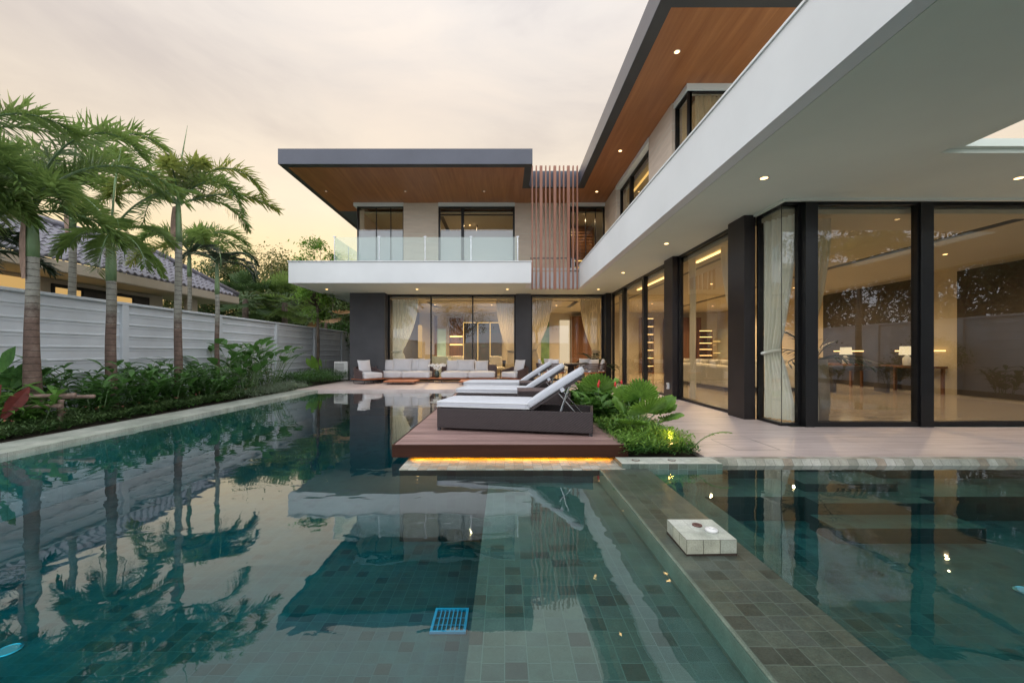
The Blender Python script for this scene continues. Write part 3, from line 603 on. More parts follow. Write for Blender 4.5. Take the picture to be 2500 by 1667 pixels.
# upper rooms
u=MB(); u.box(-5.88,11.9,21,21.2,UZ,RZ-.01).box(1.7,1.9,17.4,21,UZ,RZ-.01).box(7.2,7.4,9.8,21,UZ,RZ-.01); vp(u,'inner_wall','plaster_warm')
vp(MB().box(-5.9,7.2,17.4,21,RZ-.3,RZ-.24).box(4.45,7.2,9.7,17.4,RZ-.3,RZ-.24),'ceiling','ceiling_warm')
vp(MB().box(X(1075,18),X(1078,18)+.12,17.8,20.5,RZ-.31,RZ-.301).box(-2.6,.4,20.5,20.6,RZ-.31,RZ-.301),'ceiling_slot','black_frame')
lit(4.62,4.68,12.0,15.0,RZ-.36,RZ-.32,'led_gold')
q=MB()
for i in range(22): q.box(2.1,4.0,18.9,18.93,UZ+.2+i*.13,UZ+.24+i*.13)
vp(q,'blind','wall_wood'); vp(MB().box(1.95,4.1,19.0,19.1,UZ,RZ-.4),'wood_wall','wall_wood')
for z in (5.35,5.05): lit(3.2,3.75,18.8,18.86,z,z+.04,'led_gold')
# slat screen
sx=(1909,1938,1972,2006,2035,2071,2105,2134,2168,2202,2232)
scn=empty('slat_screen',(0,0,0),parent=V)
for i,a in enumerate(sx):
    xx=X(650+a/2.94,14.95); hw=.049 if i in (2,5,8) else .024
    MB().box(xx-hw,xx+hw,14.90,15.0,3.48,7.93).build('slat','slat_wood',scn)
MB().box(.93,2.66,15.001,15.03,4.6,4.64).box(.93,2.66,15.001,15.03,7.2,7.24).build('rail','dark_metal',scn)
# glass balustrade
rl=empty('glass_railing',(0,0,0),parent=V); yr=14.4; xs=[X(817,yr),X(926,yr),X(1038,yr),X(1150,yr),X(1264,yr)]; rt=Z(579,yr)
for i in range(4): MB().box(xs[i]+.012,xs[i+1]-.012,yr,yr+.014,4.05,rt).build('glass_panel','rail_glass',rl)
yy=[yr,15.7,17.0]
for i in range(2): MB().box(xs[0],xs[0]+.014,yy[i]+.02,yy[i+1]-.012,4.05,rt).build('glass_panel','rail_glass',rl)
MB().box(xs[4]+.01,xs[4]+.024,yr+.02,17,4.05,rt).build('glass_panel','rail_glass',rl)
for x in xs:
    MB().box(x-.011,x+.011,yr-.02,yr-.001,4.05,rt-.01).build('post','steel',rl); MB().box(x-.05,x+.05,yr-.025,yr+.02,rt,rt+.025).build('clamp','steel',rl)
MB().box(xs[0]-.02,xs[0]-.001,15.69,15.71,4.05,rt).build('post','steel',rl)
# ceiling fan upstairs
cf=thing('ceiling_fan','dark ceiling fan hanging in the upper room behind the balcony window','ceiling fan',(X(1165,19),19,RZ-.3))
MB().tube([(0,0,0),(0,0,-.35)],.03,10).build('rod','dark_metal',cf); MB().lathe([(.05,-.3),(.13,-.34),(.15,-.55),(.08,-.6)],n=20).build('motor','dark_metal',cf)
for k in range(4):
    a=k*math.pi/2+.4; b=MB(); b.add([(.12*math.cos(a)-.05*math.sin(a),.12*math.sin(a)+.05*math.cos(a),-.57),(.12*math.cos(a)+.05*math.sin(a),.12*math.sin(a)-.05*math.cos(a),-.58),(.75*math.cos(a)+.07*math.sin(a),.75*math.sin(a)-.07*math.cos(a),-.58),(.75*math.cos(a)-.07*math.sin(a),.75*math.sin(a)+.07*math.cos(a),-.565)],[(0,1,2,3)]); b.add([(x,y,z+.012) for x,y,z in b.v],[(3,2,1,0)]); b.build('blade','dark_metal',cf)
# downlights
def down(x,y,z,lb,on=True,e=14,r=.045,grp=None):
    t=thing('downlight',lb,'downlight',(x,y,z),group=grp)
    MB().lathe([(r+.022,-.004),(r+.022,0),(r,0),(r,-.006)],n=24).build('trim','plastic_white' if on else 'dark_metal',t); MB().lathe([(r,-.0075),(r*.5,-.011)],n=20).build('lens','lamp_warm' if on else 'lamp_dim',t)
    if on and e: lamp('lamp','SPOT',(0,0,-.03),e,spot=R(125),size=.045,c=(1,.48,.14),parent=t)
nm=['nearest','second','third','farthest']
for i,y in enumerate((5.55,8.9,12.15,15.35)): down(3.48,y,SZ-.001,f'lit downlight in the white soffit over the side terrace, {nm[i]} of its row',e=1.2)
down(6.9,5.55,SZ-.001,'lit downlight in the white soffit at the right edge, beside the sky opening',e=1.2)
for x,lb in ((-6.6,'lit downlight under the balcony, above the left end of the sofas'),(-3.25,'lit downlight under the balcony, above the middle of the sofas'),(.1,'lit downlight under the balcony, above the right armchair')): down(x,15.35,SZ-.001,lb,e=1.5)
for y,lb in ((8.45,'lit downlight in the wooden roof soffit, largest and nearest'),(12.6,'lit downlight in the wooden roof soffit, middle one of the side wing'),(15.8,'lit downlight in the wooden roof soffit, beside the slat screen')): down(3.52,y,RZ-.007,lb,e=2)
for x,lb in ((-6.8,'unlit downlight in the wooden roof soffit over the balcony, leftmost'),(-3.78,'unlit downlight in the wooden roof soffit over the balcony, middle one'),(-.78,'unlit downlight in the wooden roof soffit over the balcony, rightmost')): down(x,15.76,RZ-.007,lb,on=False)
# inside lamps (each a ceiling downlight with its bulb)
k=0
for x,y,e in ((-3.2,19,150),(-.6,19,150),(2.4,19.2,130),(6.6,9.2,50),(9.8,9.2,36),(6.6,13.2,85),(9.8,14,60),(6.6,18.5,140),(9.8,19.5,130)):
    t=thing('downlight','small lit ceiling downlight inside the villa, behind the ground floor glass','downlight',(x,y,3.39),group='downlights inside the ground floor rooms'); MB().lathe([(.05,-.005),(.05,0),(.03,0)],n=16).build('trim','plastic_white',t); MB().lathe([(.04,-.006),(.02,-.009)],n=16).build('lens','lamp_warm',t); lamp('bulb','SPOT',(0,0,-.03),e*3.6,c=(1,.72,.42),size=.03,spot=R(165),parent=t)
for x,y,e in ((-1.6,19,70),(3.2,18.2,30),(5.8,13.5,60),(6,10.6,30)):
    t=thing('downlight','small lit ceiling downlight inside the villa, behind the upper floor glass','downlight',(x,y,RZ-.305),group='downlights inside the upper floor rooms'); MB().lathe([(.05,-.005),(.05,0),(.03,0)],n=16).build('trim','plastic_white',t); MB().lathe([(.04,-.006),(.02,-.009)],n=16).build('lens','lamp_warm',t); lamp('bulb','SPOT',(0,0,-.03),e*3,c=(1,.72,.42),size=.03,spot=R(165),parent=t)
# ------------------------------------------------------------------ curtains
def curtain(lb,a,b,z0,z1,tie=None,hold=0,folds=9,mat='curtain_cloth',amp=.035,free=.55,tw=.38):
    """cloth from a to b (plan points); hold 0: gathered towards a"""
    mb=MB(); A=Vector((*a,0)); B=Vector((*b,0)); d=B-A; Lx=d.length; n=Vector((-d.y,d.x,0)).normalized(); rows=26; cols=folds*8
    for i in range(rows+1):
        z=z1+(z0-z1)*i/rows
        if tie:
            if z>tie: t=(z1-z)/(z1-tie); wd=1+(tw-1)*(t**1.9)
            else: t=(tie-z)/(tie-z0); wd=tw+(free-tw)*min(1,t*1.3)**.7
        else: wd=1
        cr=min(1,.55+.45/wd*.7)
        for j in range(cols+1):
            s=j/cols; ph=s*folds*2*math.pi
            off=math.sin(ph+.6*math.sin(ph*.37+i*.05))*amp*cr+.008*math.sin(ph*2.7+i*.4)
            p=A+d*(s*wd)+n*off; mb.v.append((p.x,p.y,z))
    for i in range(rows):
        for j in range(cols):
            q=i*(cols+1)+j; mb.f.append((q,q+1,q+cols+2,q+cols+1)); mb.m.append(0)
    t=thing('curtain',lb,'curtain')
    o=mb.build('cloth',mat,t,smooth=True)
    if tie:
        mid=A+d*(tw*.5); e1=d.normalized()*(Lx*tw*.5+.02); pts=[]
        for k in range(17):
            g=2*math.pi*k/16; pts.append((mid.x+e1.x*math.cos(g)+n.x*(amp+.03)*math.sin(g),mid.y+e1.y*math.cos(g)+n.y*(amp+.03)*math.sin(g),tie+.03*math.cos(g)))
        MB().tube(pts,.026,6,cap=False).build('tie_band',mat,t,smooth=True)
curtain('pale mint curtain tied back in the glass corner beside the second pillar',(4.37,6.98),(4.62,6.55),.12,3.42,tie=1.22,mat='curtain_mint',folds=6,free=.95,tw=.48,amp=.042)
curtain('cream curtain hanging behind the wide sliding door next to the glass corner',(4.80,6.62),(5.25,6.66),.12,3.36,tie=1.3,folds=6,free=.5,tw=.15)
curtain('pale curtain tied back at the left end of the dining room glass, behind the sofa',(-4.6,16.98),(-3.55,17.02),.12,3.38,tie=1.25,mat='curtain_mint',free=.62)
curtain('cream curtain at the right end of the sofa window, beside the stone pillar',(.38,16.98),(-.35,17.02),.12,3.38,tie=1.25,free=.5)
curtain('cream curtain at the left of the window behind the dining chairs',(1.12,16.98),(1.95,17.02),.12,3.38,tie=1.3,free=.45,tw=.2)
curtain('cream curtain at the right of the window behind the dining chairs',(3.92,16.98),(3.1,17.02),.12,3.38,tie=1.25,free=.5)
curtain('straight cream curtain inside the side window nearest the inner corner',(4.46,16.1),(4.5,15.0),.12,3.38,folds=8)
curtain('cream curtain edge showing behind the second dark pillar',(4.46,7.7),(4.46,8.5),.12,3.38,folds=6,tie=1.2,free=.3,tw=.15)
curtain('cream curtain edge beside the first dark pillar in the large side window',(4.46,9.95),(4.46,9.65),.12,3.38,folds=4)
curtain('grey beige curtain in the upper corner window under the roof',(4.34,10.1),(4.36,9.62),UZ,zt-.05,folds=5,mat='curtain_cloth')
curtain('gathered beige curtain in the upper window facing the camera',(4.42,9.6),(5.3,9.62),UZ,zt-.05,folds=9,mat='curtain_cloth')
curtain('narrow beige curtain in the upper window above the inner corner',(4.45,15.1),(4.45,14.5),UZ,zt-.05,folds=6)
# ------------------------------------------------------------------ loungers
DT=.175
def make_lounger(lb):
    t=thing('sun_lounger',lb,'sun lounger',group='sun loungers on the wooden deck')
    b=MB(); L,W,h0,h1=2.03,.72,.035,.295; k=.035
    b.box(0,L,0,k,h0,h1).box(0,L,W-k,W,h0,h1).box(0,k,k,W-k,h0,h1).box(L-k,L,k,W-k,h0,h1)
    b.build('wicker_base','wicker',t,bevel=.006)
    MB().box(k,L-k,k,W-k,.10,.12).box(k,1.26,k,W-k,.262,.287).build('platform','dark_metal',t)
    for x in (.005,L-.045):
        for y in (.005,W-.045): MB().box(x,x+.04,y,y+.04,0,.034).build('foot','dark_metal',t)
    cushion_mb(-.01,1.24,.01,W-.01,.298,.395,r=.03,puff=.008).build('seat_cushion','lounger_fabric',t,smooth=True)
    a=R(33.5); xf=Matrix.Translation((1.215,0,.335))@Matrix.Rotation(-a,4,'Y')
    cushion_mb(.0,.83,.01,W-.01,-.03,.065,r=.03,puff=.006,xf=xf).build('back_cushion','lounger_fabric',t,smooth=True)
    def rim(x0,x1,y0,y1,z,xf2=None):
        r=.03; q=[]
        for cx,cyy,a0 in ((x1-r,y1-r,0),(x0+r,y1-r,90),(x0+r,y0+r,180),(x1-r,y0+r,270)):
            for k in range(4): g=R(a0+30*k); q.append(Vector((cx+(r+.003)*math.cos(g),cyy+(r+.003)*math.sin(g),z)))
        q.append(q[0]); return [xf2@p for p in q] if xf2 else q
    pm=MB(); pm.tube(rim(-.012,1.242,.008,W-.008,.376),.0045,5,cap=False).tube(rim(-.012,1.242,.008,W-.008,.318),.0045,5,cap=False); pm.build('piping','plastic_white',t,smooth=True)
    m=MB(); m.box(.02,.80,.02,W-.02,-.060,-.034); m.v=[tuple(xf@Vector(v)) for v in m.v]; m.build('backrest','wicker',t)
    m=MB(); m.box(.47,.52,.002,W-.002,-.072,-.026); m.v=[tuple(xf@Vector(v)) for v in m.v]; m.build('strap','lounger_fabric',t)
    for y in (.10,W-.10):
        p=xf@Vector((.42,y,-.06)); MB().tube([p,(1.88,y,.20)],.007,6).build('strut','steel',t)
    p1=xf@Vector((.58,.05,-.06)); p2=xf@Vector((.58,W-.05,-.06)); MB().tube([(p1.x,p1.y,p1.z),(1.60,.05,.22),(1.60,W-.05,.22),(p2.x,p2.y,p2.z)],.009,6).build('support_bar','steel',t)
    return t
L1=make_lounger('nearest sun lounger on the deck, its whole dark wicker base in view'); L1.location=(-.90,5.50,DT); L1.rotation_euler=(0,0,R(-12))
dup(L1,(-.87,7.42,DT),R(-9),label='middle sun lounger on the deck, between the two wicker side tables')
dup(L1,(-.90,9.08,DT),R(-7),label='farthest sun lounger on the deck, nearest to the sofas')
def side_table(x,y,lb,w=.62):
    t=thing('side_table',lb,'side table',(x,y,DT),group='wicker side tables between the loungers'); MB().box(0,w,0,w*.9,.02,.425).build('wicker_body','wicker',t,bevel=.006); MB().box(-.004,w+.004,-.004,w*.9+.004,.426,.446).build('table_top','rope_weave',t,bevel=.004)
    for a in (.01,w-.05):
        for b in (.01,w*.9-.05): MB().box(a,a+.04,b,b+.04,0,.019).build('foot','dark_metal',t)
side_table(.21,6.35,'wicker side table behind the nearest lounger'); side_table(.31,8.12,'wicker side table between the middle and farthest lounger')
# ------------------------------------------------------------------ sofas
def sofa(x,y,w,lb,pl,backs):
    t=thing('outdoor_sofa',lb,'sofa',(x,y,TZ)); D=.92
    b=MB(); b.box(-.12,w+.05,-.02,D,.13,.165); b.build('teak_base','teak',t,bevel=.004)
    for a in (.0,w-.06):
        for c in (.06,D-.1): MB().box(a,a+.03,c,c+.03,0,.129).build('leg','dark_metal',t)
    h=w/2
    for i in range(2): cushion_mb(i*h+.006,(i+1)*h-.006,-.02,.86,.17,.40,r=.045,puff=.016).build('seat_cushion','cushion_fabric',t,smooth=True)
    for s,(a,c) in enumerate(((-.06,.34),(w-.34,w+.06))):
        m=MB(); m.box(a,c,D-.10,D-.04,.17,.66); xo=a if s==0 else c-.05; m.box(xo,xo+.05,.48,D-.10,.17,.62)
        m.build('arm','rope_weave',t,bevel=.015)
    for (px,pw,ph,tilt,dy) in pl:
        pillow_mb(pw,ph,.17,XF((px,.70-dy,.40+ph/2-.01),rz=tilt,rx=R(-13)),seed=px).build('pillow','cushion_fabric',t,smooth=True)
    return t
sofa(X(910,15.75),15.72,2.18,'left outdoor sofa of two, with four pale pillows, on a teak base',[(.40,.50,.48,.1,0),(1.55,.56,.52,.10,-.04),(.98,.76,.52,-.03,.07),(1.82,.52,.50,-.08,.05)],0)
o=sofa(X(1077,15.75),15.72,2.05,'right outdoor sofa of two, with three pale pillows, on a teak base',[(.36,.5,.46,.06,0),(.88,.72,.48,.02,.05),(1.5,.54,.44,-.06,0)],0)
def low_table(x,y,w,d,h,lb):
    t=thing('low_table',lb,'coffee table',(x,y,TZ)); c=MB(); b=.05
    c.prism([(b,0),(w-b,0),(w,b),(w,d-b),(w-b,d),(b,d),(0,d-b),(0,b)],h-.035,h); c.build('table_top','teak',t)
    for a in (.14,w-.16):
        for e in (.1,d-.12): MB().box(a,a+.02,e,e+.02,0,h-.036).build('leg','dark_metal',t)
    MB().box(.14,w-.14,.1,.12,h-.055,h-.036).box(.14,w-.14,d-.12,d-.1,h-.055,h-.036).build('frame','dark_metal',t)
low_table(X(935,14.6),14.58,1.12,.9,.13,'low teak coffee table in front of the left sofa'); low_table(X(1120,14.6),14.58,1.12,.9,.13,'low teak coffee table in front of the right sofa, half hidden by a lounger')
low_table(-2.88,15.75,.52,.6,.17,'small square teak table between the two sofas under the orchid vase')
def armchair(x,y,rz,lb):
    t=thing('rope_armchair',lb,'armchair',(x,y,TZ),rz); w=.86; d=.82
    MB().box(-w/2,w/2,-d/2,d/2,.155,.185).build('teak_base','teak',t,bevel=.004)
    for s in (-1,1): MB().tube([(s*.36,-.34,.155),(s*.36,-.34,.02),(s*.36,-.30,.01),(s*.36,.30,.01),(s*.36,.34,.02),(s*.36,.34,.155)],.011,6).build('leg','dark_metal',t)
    m=MB(); n=16; q=[]
    for i in range(n+1):
        g=math.pi*(i/n); px=math.cos(g)*.41; py=math.sin(g)**.6*.40 if 0<i<n else 0; py-=.02; 
        hgt=.52+.10*math.sin(g)
        if i in (0,n): py=-.30; hgt=.44
        q.append((px,py,hgt))
    for (px,py,hg) in q: l=math.hypot(px,py+.1); ux,uy=px/l*.04,(py+.1)/l*.04; m.v+=[(px,py,.186),(px+ux,py+uy,.186),(px+ux*1.6,py+uy*1.6,hg),(px+ux*.6,py+uy*.6,hg)]
    for i in range(n):
        a=i*4; b=a+4; m.f+=[(a,b,b+3,a+3),(a+1,a+2,b+2,b+1),(a+3,b+3,b+2,a+2)]; m.m+=[0]*3
    m.f+=[(0,1,2,3),(n*4,n*4+3,n*4+2,n*4+1)]; m.m+=[0,0]
    m.build('rope_back','rope_weave',t,smooth=False)
    MB().tube([(a,b,c+.012) for a,b,c in q],.017,6).build('arm_rail','rope_weave',t,smooth=True)
    cushion_mb(-.37,.37,-.40,.33,.19,.40,r=.045,puff=.016).build('seat_cushion','cushion_fabric',t,smooth=True)
    pillow_mb(.54,.48,.17,XF((0,.20,.40+.23),rx=R(-14)),seed=x).build('pillow','cushion_fabric',t,smooth=True)
armchair(-5.05,15.25,R(52),'rope backed armchair at the left end beside the dark stone wall'); armchair(.42,15.75,R(-48),'rope backed armchair right of the right sofa, in front of the narrow pillar')
# vase
t=thing('orchid_vase','white orchids in a dark ribbed glass vase between the sofas','vase',(-2.62,15.98,TZ+.171))
v=MB(); n=32; prof=[(.055,0),(.085,.03),(.095,.12),(.085,.2),(.06,.25),(.065,.27)]
v.lathe(prof,n=n); v.v=[(a*(1+.04*math.cos(16*math.atan2(b,a))),b*(1+.04*math.cos(16*math.atan2(b,a))),c) for a,b,c in v.v]; v.build('vase_body','vase_glass',t,smooth=True)
rr=random.Random(4); st=MB(); fl=MB()
for k in range(7):
    a=rr.uniform(0,6.28); l=.22+.12*rr.random(); pts=[]; 
    for i in range(7): s=i/6; pts.append((math.cos(a)*l*1.2*s**1.3,math.sin(a)*l*s**1.3,.2+.50*s-.22*s**3))
    st.tube(pts,.004,4)
    for p in pts[2:]:
        for _ in range(3):
            c=Vector(p)+Vector((rr.uniform(-.04,.04),rr.uniform(-.04,.04),rr.uniform(-.04,.04)))
            for j in range(5):
                g=j*1.256+rr.random(); d=Vector((math.cos(g),-.5,math.sin(g))); fl.leaf(c,d,(0,1,0),.045,.042,.1,2)
st.build('stem','shrub_leaf',t); fl.build('orchid_bloom','flower_white',t)
# ------------------------------------------------------------------ dining set outside
dc=(2.48,15.45)
t=thing('dining_table','round dark outdoor dining table ringed by woven chairs','table',(*dc,TZ))
MB().lathe([(.68,.70),(.70,.71),(.70,.735),(.68,.74)],n=40).build('table_top','dark_metal',t); MB().lathe([(.30,0),(.30,.03),(.14,.08),(.12,.60),(.3,.699)],n=24).build('pedestal','wicker',t)
def dchair(lb):
    t=thing('dining_chair',lb,'chair',group='woven dining chairs round the outdoor table')
    MB().lathe([(.27,.40),(.28,.41),(.28,.43),(.27,.44)],n=24).build('seat','teak',t)
    for a in (.8,2.34,3.94,5.48): MB().tube([(.22*math.cos(a),.22*math.sin(a),.40),(.26*math.cos(a),.26*math.sin(a),0)],.013,6).build('leg','dark_metal',t)
    m=MB(); n=26
    # open weave shell: uprights and hoops
    def rr_(g,z): r=.27+.05*(z-.42)/.3; return (r*math.cos(g),r*math.sin(g),z)
    for i in range(n+1):
        g=R(-10)+R(200)*i/n; m.tube([rr_(g,.44),rr_(g,.74-.10*abs(i/n*2-1)**3)],.007,4,cap=False)
    for z in (.50,.56,.62,.67): m.tube([rr_(R(-10)+R(200)*i/n,z-.0*abs(i/n*2-1)) for i in range(n+1)],.006,4,cap=False)
    m.build('woven_back','rope_weave',t)
    MB().tube([rr_(R(-10)+R(200)*i/n,.74-.10*abs(i/n*2-1)**3) for i in range(n+1)],.016,6).build('top_rail','rope_weave',t,smooth=True)
    cushion_mb(-.24,.24,-.24,.22,.442,.50,r=.025,puff=.008).build('seat_cushion','cushion_fabric',t,smooth=True)
    pillow_mb(.48,.42,.14,XF((0,.17,.50+.2),rx=R(-12)),seed=3).build('pillow','cushion_fabric',t,smooth=True)
    return t
base=dchair('x'); first=True
for a,lb in ((-130,'woven dining chair with its back to the pool, front left of the round table'),(-55,'woven dining chair with its back to the pool, front right of the round table'),(-8,'woven dining chair at the right end of the round table, beside the corner post'),(55,'woven dining chair behind the round table, right, facing the pool'),(130,'woven dining chair behind the round table, left, facing the pool'),(178,'woven dining chair at the left end of the round table')):
    a=R(a); loc=(dc[0]+.98*math.cos(a),dc[1]+.88*math.sin(a),TZ); rz=a-math.pi/2
    if first: base.location=loc; base.rotation_euler=(0,0,rz); base['label']=lb; first=False
    else: dup(base,loc,rz,label=lb)
# pump cabinet / outdoor unit
t=thing('outdoor_unit','white outdoor air unit standing behind the left armchair','air conditioner',(-6.85,16.6,.06)); MB().box(0,.55,0,.3,.05,.78).build('casing','plastic_white',t,bevel=.01)
g=MB()
for i in range(12): g.box(.04,.40,-.006,0,.12+i*.05,.135+i*.05)
g.build('grille','dark_metal',t); MB().box(.43,.52,-.008,0,.3,.36).build('panel','steel',t); MB().box(.02,.1,.05,.25,0,.05).box(.45,.53,.05,.25,0,.05).build('foot','dark_metal',t)
t=thing('outdoor_socket','small white outdoor socket box low on the first dark pillar','socket',(4.04,10.25,.30)); MB().box(0,.048,0,.11,0,.15).build('socket_box','plastic_white',t,bevel=.006); MB().box(-.006,0,.02,.09,.02,.12).build('cover','steel',t)
# ------------------------------------------------------------------ inside the living room
IZ=.076
t=thing('corner_sofa','long cream L shaped sofa seen from behind in the living room','sofa',(6.35,11.9,IZ)); 
MB().box(.02,.9,.1,3.4,.0,.10).box(.9,2.4,.1,.9,.0,.10).build('plinth','dark_metal',t)
cushion_mb(0,.22,0,3.5,.11,.74,r=.06,puff=.02).build('backrest','cream_fabric',t,smooth=True); cushion_mb(.24,2.5,0,.22,.11,.74,r=.06,puff=.02).build('backrest','cream_fabric',t,smooth=True)
cushion_mb(.22,.98,.22,3.5,.11,.45,r=.05,puff=.02).build('seat','cream_fabric',t,smooth=True); cushion_mb(.99,2.5,.22,.98,.11,.45,r=.05,puff=.02).build('seat','cream_fabric',t,smooth=True)
for i in range(5): pillow_mb(.6,.46,.2,XF((.36,.55+i*.66,.70),rz=R(90),rx=R(-12)),seed=i).build('pillow','cream_fabric',t,smooth=True)
for i in range(2): pillow_mb(.6,.46,.2,XF((1.0+i*.7,.36,.70),rx=R(12)),seed=i+9).build('pillow','cream_fabric',t,smooth=True)
def console(x,y,w,lb,niche=True):
    t=thing('console_table',lb,'console',(x,y,IZ)); MB().box(-.45,0,0,w,.70,.76).box(-.43,-.37,.05,.11,0,.7).box(-.43,-.37,w-.11,w-.05,0,.7).box(-.08,-.02,.05,.11,0,.7).box(-.08,-.02,w-.11,w-.05,0,.7).build('table_body','wall_wood',t)
    if niche: MB().box(-.03,-.005,.05,w-.05,1.16,1.19).build('light_strip','led_line',t)
def tlamp(x,y,z,lb):
    t=thing('table_lamp',lb,'lamp',(x,y,z)); MB().lathe([(.07,0),(.09,.02),(.10,.2),(.05,.27),(.02,.3)],n=20).build('lamp_base','plastic_white',t,smooth=True); MB().lathe([(.17,.30),(.15,.54),(.149,.54),(.169,.30)],n=24).build('lamp_shade','lamp_shade',t); lamp('bulb','POINT',(0,0,.42),7,size=.05,parent=t)
console(11.68,10.9,1.5,'dark wooden console under the glowing strip on the far right wall'); tlamp(X(2210,11.6),11.55,IZ+.761,'larger lit table lamp with a white shade, nearer to the sliding door'); console(11.68,13.4,1.3,'dark wooden console deep in the living room under the small lamp'); tlamp(X(2065,13.7),13.7,IZ+.761,'smaller lit table lamp farther back in the living room')
t=thing('bench','dark bench standing between the two table lamps in the living room','bench',(9.2,11.6,IZ)); MB().box(0,1.7,0,.5,.62,.74).box(.05,.15,.05,.45,0,.62).box(1.55,1.65,.05,.45,0,.62).build('bench_body','panel_dark',t,bevel=.01)
t=thing('planter_pot','tall brown planter with a dark palm behind the sliding door','planter',(5.25,6.98,IZ)); MB().lathe([(.17,0),(.20,.3),(.18,.75),(.155,1.02),(.14,1.02),(.14,.95)],n=28).build('pot','terracotta_pot',t,smooth=True)
rr=random.Random(5)
for k in range(11):
    m=MB(); a=k*.9+rr.random(); el=rr.uniform(.3,1.2); p=Vector((0,0,1.0)); d=Vector((math.cos(a)*math.cos(el),math.sin(a)*math.cos(el),math.sin(el))); pts=[p.copy()]
    for i in range(8): d=(d+Vector((0,0,-.11))).normalized(); p=p+d*.085; pts.append(p.copy())
    m.tube(pts,.008,4)
    for i in range(3,9):
        for s in (-1,1):
            side=Vector((-math.sin(a),math.cos(a),0))*s; m.leaf(pts[i],side*.8+d*.7,(0,0,1),.26,.035,.3,2)
    m.build('frond','dark_palm',t)
t=thing('marble_counter','pale marble island behind the gap between the sofas','counter',(X(1052,18),18,IZ)); MB().box(0,.75,0,1.4,0,.92).build('counter_body','marble',t,bevel=.005); MB().box(-.03,.78,-.03,1.43,.921,.95).build('counter_top','marble',t)
for x,y,lb in ((X(1120,18.4),18.4,'beige dining chair inside, behind the right sofa'),(X(1215,18.2),18.2,'beige dining chair inside, near the cream curtain')):
    t=thing('inner_chair',lb,'chair',(x,y,IZ),R(20)); cushion_mb(-.26,.26,-.25,.25,.38,.48,mb=None).build('seat','cream_fabric',t,smooth=True); cushion_mb(-.28,.28,.18,.27,.45,.95,r=.03).build('backrest','cream_fabric',t,smooth=True)
    for a in (-.2,.2):
        for b in (-.2,.2): MB().box(a-.015,a+.015,b-.015,b+.015,0,.38).build('leg','dark_metal',t)
t=thing('inner_table','dark dining table inside behind the sofas','table',(-1.6,18.9,IZ)); MB().box(0,2.0,0,.9,.72,.76).box(.3,.5,.3,.6,0,.72).box(1.5,1.7,.3,.6,0,.72).build('table_body','panel_dark',t)
# ------------------------------------------------------------------ boundary fences
def fence(axis,c,ys,z1,lb,face,w=.16):
    t=thing('boundary_fence',lb,'fence',(0,0,0))
    def bx(mb,a0,a1,b0,b1,z0,z1):
        if axis=='x': mb.box(b0,b1,a0,a1,z0,z1)
        else: mb.box(a0,a1,b0,b1,z0,z1)
        return mb
    for i in range(len(ys)-1):
        m=MB(); a0,a1=ys[i]+w/2,ys[i+1]-w/2; nb=9; h=(z1-.06)/nb
        for k in range(nb):
            z0=k*h; prof=[(0,.004),(0,.05*h/.25),(.018,.065),(.018,.085),(0,.105),(0,h-.018),(-.02,h-.015),(-.02,h)]
            vs=[]; 
            for a in (a0,a1):
                for d,z in prof: p=(c+face*(d+.02),a,z0+z) if axis=='x' else (a,c+face*(d+.02),z0+z); vs.append(p)
            n=len(prof); m.add(vs,[(q,q+1,n+q+1,n+q) for q in range(n-1)])
        bx(m,a0,a1,c-.03,c+.008,0,z1-.05); m.build('wall_panel','fence_paint',t)
    for y in ys: bx(MB(),y-w/2,y+w/2,c-.09,c+.09,0,z1-.055).build('post','fence_paint',t,bevel=.008)
    bx(MB(),ys[0],ys[-1],c-.10,c+.10,z1-.055,z1).build('cap','fence_paint',t,bevel=.008)
fence('x',-8.3,[-9+3*k-.03 for k in range(12)],2.29,'long white concrete board fence behind the palms on the left',1)
fence('x',14.3,[-15+3*k for k in range(14)],2.29,'white concrete board fence beyond the villa, mirrored in the glass',-1)
fence('y',-14.2,[-8+3.15*k for k in range(8)],2.29,'white board fence across the end of the garden behind the viewer',1)
fence('y',24.3,[-8+3.15*k for k in range(8)],2.29,'fence behind the villa at the far end of the plot',-1)
# ------------------------------------------------------------------ neighbour house with rolled tiles
t=thing('neighbour_house','low neighbour house with a grey violet tiled roof behind the left fence','house',(0,0,0))
ex,rx_,ez,rz_,ye,yr_,yn=-11.2,-13.1,1.21+2.36,1.21+3.70,17.4,15.5,-14
m=MB(); W=.24; rows=9; sl=(Vector((rx_,0,rz_))-Vector((ex,0,ez)))
for r in range(rows):
    a0=r/rows; a1=(r+1)/rows+.01
    yend0=ye+(yr_-ye)*a0; ny=int((yend0-2)/W*6); 
    for i in range(ny):
        y0=2+i*W/6; y1=y0+W/6
        if y1>yend0-.0: break
        def hh(y): f=(y/W)%1; return .035*math.sin(f*2*math.pi)
        p=[]
        for a,y,dz in ((a0,y0,.035),(a0,y1,.035),(a1,y1,0),(a1,y0,0)): q=Vector((ex,y,ez))+sl*a; p.append((q.x,y,q.z+hh(y)+dz))
        m.quad(*p); p0=p[0]; p1=p[1]; m.quad((p0[0],p0[1],p0[2]-.05),(p1[0],p1[1],p1[2]-.05),p1,p0)
m.build('roof','roof_tile',t)
m=MB(); m.tube([(rx_,-2,rz_+.06),(rx_,yr_,rz_+.06),(ex-.0,ye,ez+.06)],.11,8)
m.build('ridge','roof_tile',t,smooth=True)
MB().add([(rx_,yr_,rz_),(ex,ye,ez),(-15,ye,ez),(-14.9,yr_,rz_)],[(0,1,2,3)]).add([(ex+.0,2,ez-.03),(rx_,2,rz_-.03),(rx_,yr_,rz_-.03),(ex,ye,ez-.03)],[(0,1,2,3)]).build('roof_slope','roof_tile',t)
